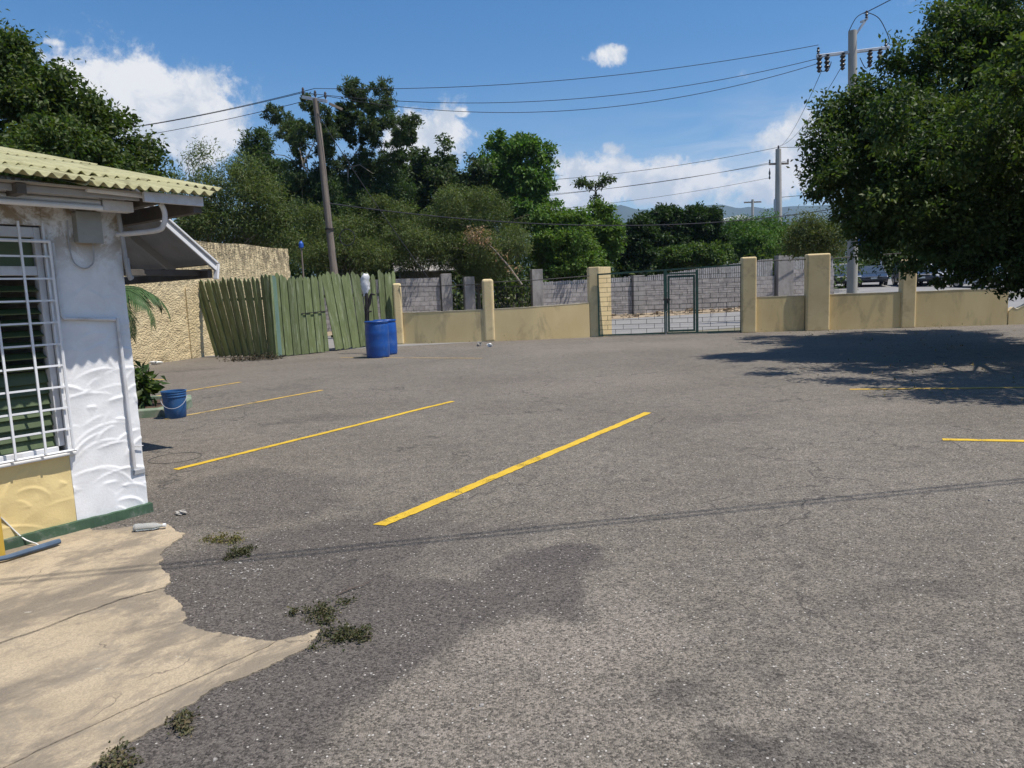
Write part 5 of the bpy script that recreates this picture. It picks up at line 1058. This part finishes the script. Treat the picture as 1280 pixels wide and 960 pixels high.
# ================================================================== SMALL THINGS ON THE GROUND
def weed(label, x, y, rx, ry, n, seed, cols=((.055, .058, .026), (.11, .10, .05))):
    t = thing('weed', label, 'weed', (x, y, .0), 0, 'weeds growing through the asphalt edge'); g = rng(seed)
    lo = [(g.normal(0, rx * .5), g.normal(0, ry * .5), .014, rx * .35, .012) for _ in range(12)]
    foliage('leaves', lo, n, .017, cols, seed, t, per=14, clump=.02, shell=.1, asp=.5, flat=.45, droop=.1)
    b = MB()
    for i in range(16): q = lo[i % 12]; b.tube([(g.normal(0, .02), g.normal(0, .02), 0), (q[0] * .5, q[1] * .5, .014), (q[0] + g.normal(0, .02), q[1] + g.normal(0, .02), .022)], .0018, 4)
    b.build('stalks', MT['twig'], t); return t
weed('dry yellowish weed tuft farthest from the camera, near the apron tip', -1.86, 4.40, .13, .08, 620, 501, ((.13, .115, .04), (.2, .17, .07)))
weed('small green weed tuft on the cable shadow', -1.68, 4.16, .12, .08, 560, 502)
weed('dark green weed just above the tip of the concrete', -.96, 3.28, .12, .10, 760, 503)
weed('larger dark green weed at the tip of the concrete', -.80, 3.02, .15, .08, 900, 504)
weed('low brown weed at the lower edge of the concrete', -1.25, 2.40, .05, .04, 260, 505, ((.10, .085, .045), (.15, .13, .07)))
weed('brown weed tuft at the bottom left edge of the asphalt', -1.36, 2.19, .07, .04, 320, 506, ((.10, .085, .045), (.15, .13, .07)))
t = thing('plastic_bottle', 'clear crushed plastic bottle lying near the building corner', 'bottle', (-2.50, 4.66, .034), .15)
m, N, p, out = mat_base('pet'); p.inputs['Base Color'].default_value = (.85, .9, .92, 1); p.inputs['Roughness'].default_value = .12; p.inputs['Transmission Weight'].default_value = .75; p.inputs['IOR'].default_value = 1.2; MT['pet'] = m
b = MB(); b.lathe([(.026, 0), (.031, .006), (.032, .03), (.028, .06), (.031, .075), (.029, .10), (.031, .12), (.027, .14), (.016, .165), (.012, .175), (.012, .185)], 18)
o = b.build('bottle_body', MT['pet'], t, True, angle=60); o.rotation_euler = (0, R(90), 0); o.location = (-.09, 0, 0); o.scale = (.8, 1, 1)
b = MB(); b.lathe([(.0145, 0), (.0145, .016), (.012, .018)], 14); o = b.build('cap', MT['white_plastic'], t); o.rotation_euler = (0, R(90), 0); o.location = (.096, 0, 0)
t = thing('metal_pole', 'blue painted metal rod lying on the apron by the building', 'rod', (0, 0, 0))
b = MB(); b.tube([(-3.45, 3.93, .035), (-3.10, 4.15, .035), (-2.965, 4.385, .035), (-2.95, 4.42, .035)], [.016, .016, .021, .018], 8); b.build('shaft', MT['blue_metal'], t, True)
t = thing('jerry_can', 'yellow plastic container cut off by the left edge of the picture', 'container', (-3.27, 4.17, .01), BA)
b = MB(); b.box(-.11, .11, -.07, .07, 0, .30); b.box(-.03, .03, -.03, .03, .30, .34); b.build('body', MT['yellow_plastic'], t, bevel=.02, seg=3)
b = MB(); b.pipe([(-.10, -.05, .28), (-.17, -.12, .20), (-.26, -.1, .05), (-.3, 0, .015), (-.28, .1, .012)], .005, 6); b.build('cord', MT['white_plastic'], t, True)
t = thing('twig', 'thin bare twig lying on the asphalt', 'twig', (-.86, 3.54, .01))
b = MB(); b.tube([(-.08, -.07, 0), (-.02, -.01, .006), (.03, .03, .003), (.08, .09, .008)], [.003, .004, .003, .002], 5); b.tube([(-.02, -.01, .006), (-.05, .02, .012)], .002, 4); b.build('stick', MT['twig'], t)
def scrap(name, label, cat, x, y, r, seed, m, tall=1.0):
    g = rng(seed); b = MB(); nr, ns = 6, 10
    for j in range(nr + 1):
        ph = math.pi * j / nr
        for k in range(ns): a = 2 * math.pi * k / ns; q = r * max(.25, 1 + g.normal(0, .5)); b.v.append((q * math.sin(ph) * math.cos(a) * 1.2, q * math.sin(ph) * math.sin(a) * .8, r * tall * (.75 - math.cos(ph) * .75 * -1 * -1) + g.normal(0, r * .05)))
    b.f = [(j * ns + k, j * ns + (k + 1) % ns, (j + 1) * ns + (k + 1) % ns, (j + 1) * ns + k) for j in range(nr) for k in range(ns)]
    o = b.build(name, m, None); o.location = (x, y, .003); return tag(o, label, cat, 'scraps of litter on the asphalt')
scrap('litter', 'crumpled white plastic scrap at the foot of the cream wall', 'litter', -9.55, 18.95, .10, 601, MT['white_plastic'], .6)
scrap('litter', 'left of two pale crumpled scraps before the bowed tan wall', 'litter', -.92, 21.15, .06, 602, MT['stone'], 1.5)
scrap('litter', 'right of two pale crumpled scraps before the bowed tan wall', 'litter', -.60, 20.7, .06, 603, MT['white_plastic'], 1.2)
scrap('litter', 'small pale lump of mortar at the corner of the building', 'stone', -2.44, 5.02, .028, 604, MT['stone'], .8)
g = rng(33); q = MB()
def pebble(x, y, r):
    vs_ = [(x + r * (1 if k & 1 else -1) * g.uniform(.4, 1.1), y + r * (1 if k & 2 else -1) * g.uniform(.4, 1.1), .002 + r * (.8 if k & 4 else -.2) * g.uniform(.5, 1.0)) for k in range(8)]
    q.add(vs_, [(0, 2, 3, 1), (4, 5, 7, 6), (0, 1, 5, 4), (1, 3, 7, 5), (3, 2, 6, 7), (2, 0, 4, 6)])
for i in range(420):
    yv = 1.9 + 16 * g.random() ** 2.2; pebble(g.uniform(-.55, .72) * yv, yv, g.uniform(.002, .006) if g.random() < .93 else g.uniform(.006, .013))
for i in range(30): pebble(-1.55 + g.normal(0, .08), 3.85 + g.normal(0, .09), g.uniform(.003, .009))
o = q.build('pebbles', MT['stone']); tag(o, 'pale loose pebbles scattered over the asphalt', 'pebbles', kind='stuff')
t = thing('leaf_litter', 'dark leaf litter heaped before the corner of the picket fence', 'leaves', (-6.9, 19.25, 0), kind='stuff')
foliage('dead_leaves', [(0, 0, .02, .55, .03), (.4, .1, .02, .4, .03), (-.5, .1, .02, .4, .03)], 900, .07, ((.035, .028, .02), (.09, .07, .05)), 610, t, per=10, clump=.1, m='leaf_dry')

t = thing('fallen_leaves', 'dry fallen leaves scattered along the tan wall and under the big tree', 'leaves', (6, 18, 0), kind='stuff')
foliage('dry_leaves', [(-8.5 + 1.5 * i, 5.05 - .02 * i, .008, .8, .006) for i in range(9)] + [(2 + 1.6 * i, 4.35 - .2 * i, .008, .9, .006) for i in range(6)] + [(4, 0, .008, 3.2, .006), (3.0, -4, .008, 3.0, .006), (0, -7, .008, 3.0, .006)], 620, .055, ((.10, .075, .04), (.24, .18, .09)), 615, t, per=3, clump=.12, m='leaf_dry', flat=.9, droop=0, shell=.05)

# ================================================================== ACROSS THE STREET: CARS, SIGN, BUILDINGS
def car(label, x, y, rz, m, suv=True):
    t = thing('parked_car', label, 'car', (x, y, gz(y) + .012), rz, 'cars parked beyond the wall'); Wd = .9; h0 = .95 if suv else .85; hr = 1.68 if suv else 1.42
    body = [(-2.15, .35), (-2.2, .62), (-2.12, h0 - .02), (-1.9, h0 + .04), (.95, h0 + .04), (1.75, h0 - .06), (2.12, h0 - .2), (2.2, .6), (2.15, .3), (1.85, .24), (-1.85, .24)]
    b = MB(); b.prism(body, -Wd, Wd); bo = b.build('body', m, t, bevel=.09, seg=3)
    def frus(x0, x1, x2, x3, z0, z1, w0, w1): 
        q = MB(); q.add([(x0, -w0, z0), (x1, -w0, z0), (x1, w0, z0), (x0, w0, z0), (x3, -w1, z1), (x2, -w1, z1), (x2, w1, z1), (x3, w1, z1)], [(0, 3, 2, 1), (4, 5, 6, 7), (0, 1, 5, 4), (1, 2, 6, 5), (2, 3, 7, 6), (3, 0, 4, 7)]); return q
    xb = -2.0 if suv else -1.75
    frus(xb, 1.05, .35, xb + .3, h0 + .03, hr - .06, Wd * .93, Wd * .76).build('window_glass', MT['car_glass'], t, bevel=.05)
    frus(xb + .27, .38, .28, xb + .34, hr - .10, hr, Wd * .785, Wd * .72).build('roof', m, t, bevel=.04)
    for sg in (-1, 1):
        for xx, x2 in ((1.0, .37), (xb + 1.55, xb + 1.5), (xb + .04, xb + .32)): q = MB(); q.beam((xx, sg * Wd * .925, h0 + .03), (x2, sg * Wd * .785, hr - .06), .05, .07); q.build('door_pillar', m, t)
        q = MB(); q.box(2.02, 2.16, sg * .72 - .14, sg * .72 + .14, h0 - .36, h0 - .22); q.build('headlight', MT['headlamp'], t, bevel=.03)
        q = MB(); q.box(.78, .90, sg * (Wd + .06) - .08, sg * (Wd + .06) + .08, h0 + .02, h0 + .16); q.build('mirror', m, t, bevel=.03)
        for xw in (-1.35, 1.35):
            q = MB(); q.lathe([(.17, -.10), (.33, -.11), (.345, -.08), (.345, .08), (.33, .11), (.17, .10)], 22); wh = q.build('wheel', MT['tyre'], t, True); wh.rotation_euler = (R(90), 0, 0); wh.location = (xw, sg * .80, .345)
            q = MB(); q.lathe([(.02, -.115), (.20, -.112), (.21, -.05), (.21, .05), (.20, .112), (.02, .115)], 18); rm = q.build('rim', MT['rim'], wh, True)
    q = MB(); q.box(2.08, 2.19, -.5, .5, h0 - .36, h0 - .24); q.build('grille', MT['grille_dark'], t, bevel=.02)
    q = MB(); q.box(2.12, 2.205, -.75, .75, .34, .46); q.build('bumper', MT['grille_dark'], t, bevel=.03)
    q = MB(); q.box(2.195, 2.215, -.2, .2, .47, .58); q.build('number_plate', MT['plate'], t)
    return t
car('black car half hidden behind the concrete pole', 23.6, 51, -1.75, MT['car_black'])
car('dark navy car seen just right of the concrete pole', 26.1, 51.5, -1.95, MT['car_navy'], False)
car('dark grey tall car next to the leafy tan pier', 28.0, 49.5, -1.85, MT['car_navy'])
car('silver car glimpsed under the big tree just right of the leafy pier', 30.2, 50.5, -1.8, MT['car_silver'], False)
car('white car glimpsed through the leaves above the tan wall', 29.5, 44.0, -1.3, MT['car_white'], False)
car('white car at the right edge under the big tree', 36.4, 49.0, -1.7, MT['car_white'])
t = thing('sign_board', 'blue sign board with red strip glimpsed through the big tree', 'sign', (30, 60, gz(60)), -.3)
for x in (-1.1, 1.1): q = MB(); q.box(x - .06, x + .06, -.05, .05, 0, 4.6); q.build('leg', MT['galv'], t)
q = MB(); q.box(-1.5, 1.5, -.12, -.05, 2.9, 4.7); pn = q.build('panel', MT['sign_blue'], t, bevel=.01)
q = MB(); q.box(-.3, .9, -.128, -.121, 3.0, 3.35); q.build('strip', MT['sign_red'], pn)
q = MB(); q.box(-.5, .4, -.128, -.121, 3.4, 3.7); q.build('patch', MT['render_white'], pn)
def block_house(name, label, x, y, w, d_, h, wm, rz, roofm):
    t = thing(name, label, 'building', (x, y, gz(y)), rz); q = MB(); q.box(-w / 2, w / 2, -d_ / 2, d_ / 2, 0, h); q.build('wall', wm, t)
    q = MB(); q.prism([(-w / 2 - .4, h), (w / 2 + .4, h), (w / 2 + .4, h + .12), (0, h + w * .16), (-w / 2 - .4, h + .12)], -d_ / 2 - .4, d_ / 2 + .4); q.build('roof', roofm, t)
    for i in range(3):
        xx = -w / 2 + w * (i + .5) / 3
        q = MB(); q.box(xx - .6, xx + .6, -d_ / 2 - .03, -d_ / 2 + .02, h - 1.9, h - .7); wi = q.build('window', MT['white_trim'], t); q = MB(); q.box(xx - .5, xx + .5, -d_ / 2 - .045, -d_ / 2 - .032, h - 1.8, h - .8); q.build('pane', MT['car_glass'], wi)
    return t
block_house('house', 'white house gable just showing above the far trees', 31, 101, 5, 6, 8.6, MT['render_white'], .2, MT['render_white'])
block_house('house', 'orange building glimpsed at the right edge under the big tree', 49.5, 71, 9, 6, 3.2, MT['render_orange'], .1, MT['render_white'])
t = thing('shed', 'low shed with grey zinc roof buried in the olive bushes', 'shed', (-4.3, 36.6, gz(36.6)), .2)
q = MB(); q.box(-1.2, 1.2, -.8, .8, 0, 2.3); q.build('wall', MT['pillar'], t); q = MB(); q.add([(-1.5, -1.1, 2.3), (1.5, -1.1, 2.3), (1.5, 1.2, 3.2), (-1.5, 1.2, 3.2), (-1.5, -1.1, 2.34), (1.5, -1.1, 2.34), (1.5, 1.2, 3.24), (-1.5, 1.2, 3.24)], [(0, 3, 2, 1), (4, 5, 6, 7), (0, 1, 5, 4), (1, 2, 6, 5), (2, 3, 7, 6), (3, 0, 4, 7)]); q.build('roof', MT['zinc_roof'], t)
t = thing('blue_canister', 'small blue canister on a grey stub above the end of the cream wall', 'canister', (-7.45, 26.2, gz(26.2)))
q = MB(); q.tube([(0, 0, 0), (0, 0, 3.4)], .03, 8); q.build('stub', MT['wood_pole'], t, True); q = MB(); q.lathe([(.05, 0), (.085, .03), (.085, .17), (.045, .22), (.035, .26)], 14, (0, 0, 3.40)); q.build('vessel', MT['sign_blue'], t, True)

# ================================================================== HAZE
HAZE_D = 0.00017
b = MB(); b.box(-5500, 5500, -2500, 5200, -8, 372); hz_o = b.build('haze', MT['cable'])
m = bpy.data.materials.new('haze'); m.use_nodes = True; nt = m.node_tree
for n_ in list(nt.nodes): nt.nodes.remove(n_)
N = NT(nt); pv = N.n('ShaderNodeVolumePrincipled'); pv.inputs['Color'].default_value = (.52, .70, 1.0, 1); pv.inputs['Density'].default_value = HAZE_D; pv.inputs['Anisotropy'].default_value = .0
oo = N.n('ShaderNodeOutputMaterial'); N.lk(pv.outputs[0], oo.inputs['Volume']); m.cycles.homogeneous_volume = True if hasattr(m.cycles, 'homogeneous_volume') else True
hz_o.data.materials.clear(); hz_o.data.materials.append(m); tag(hz_o, 'thin bluish haze over the distance', 'haze', kind='stuff')
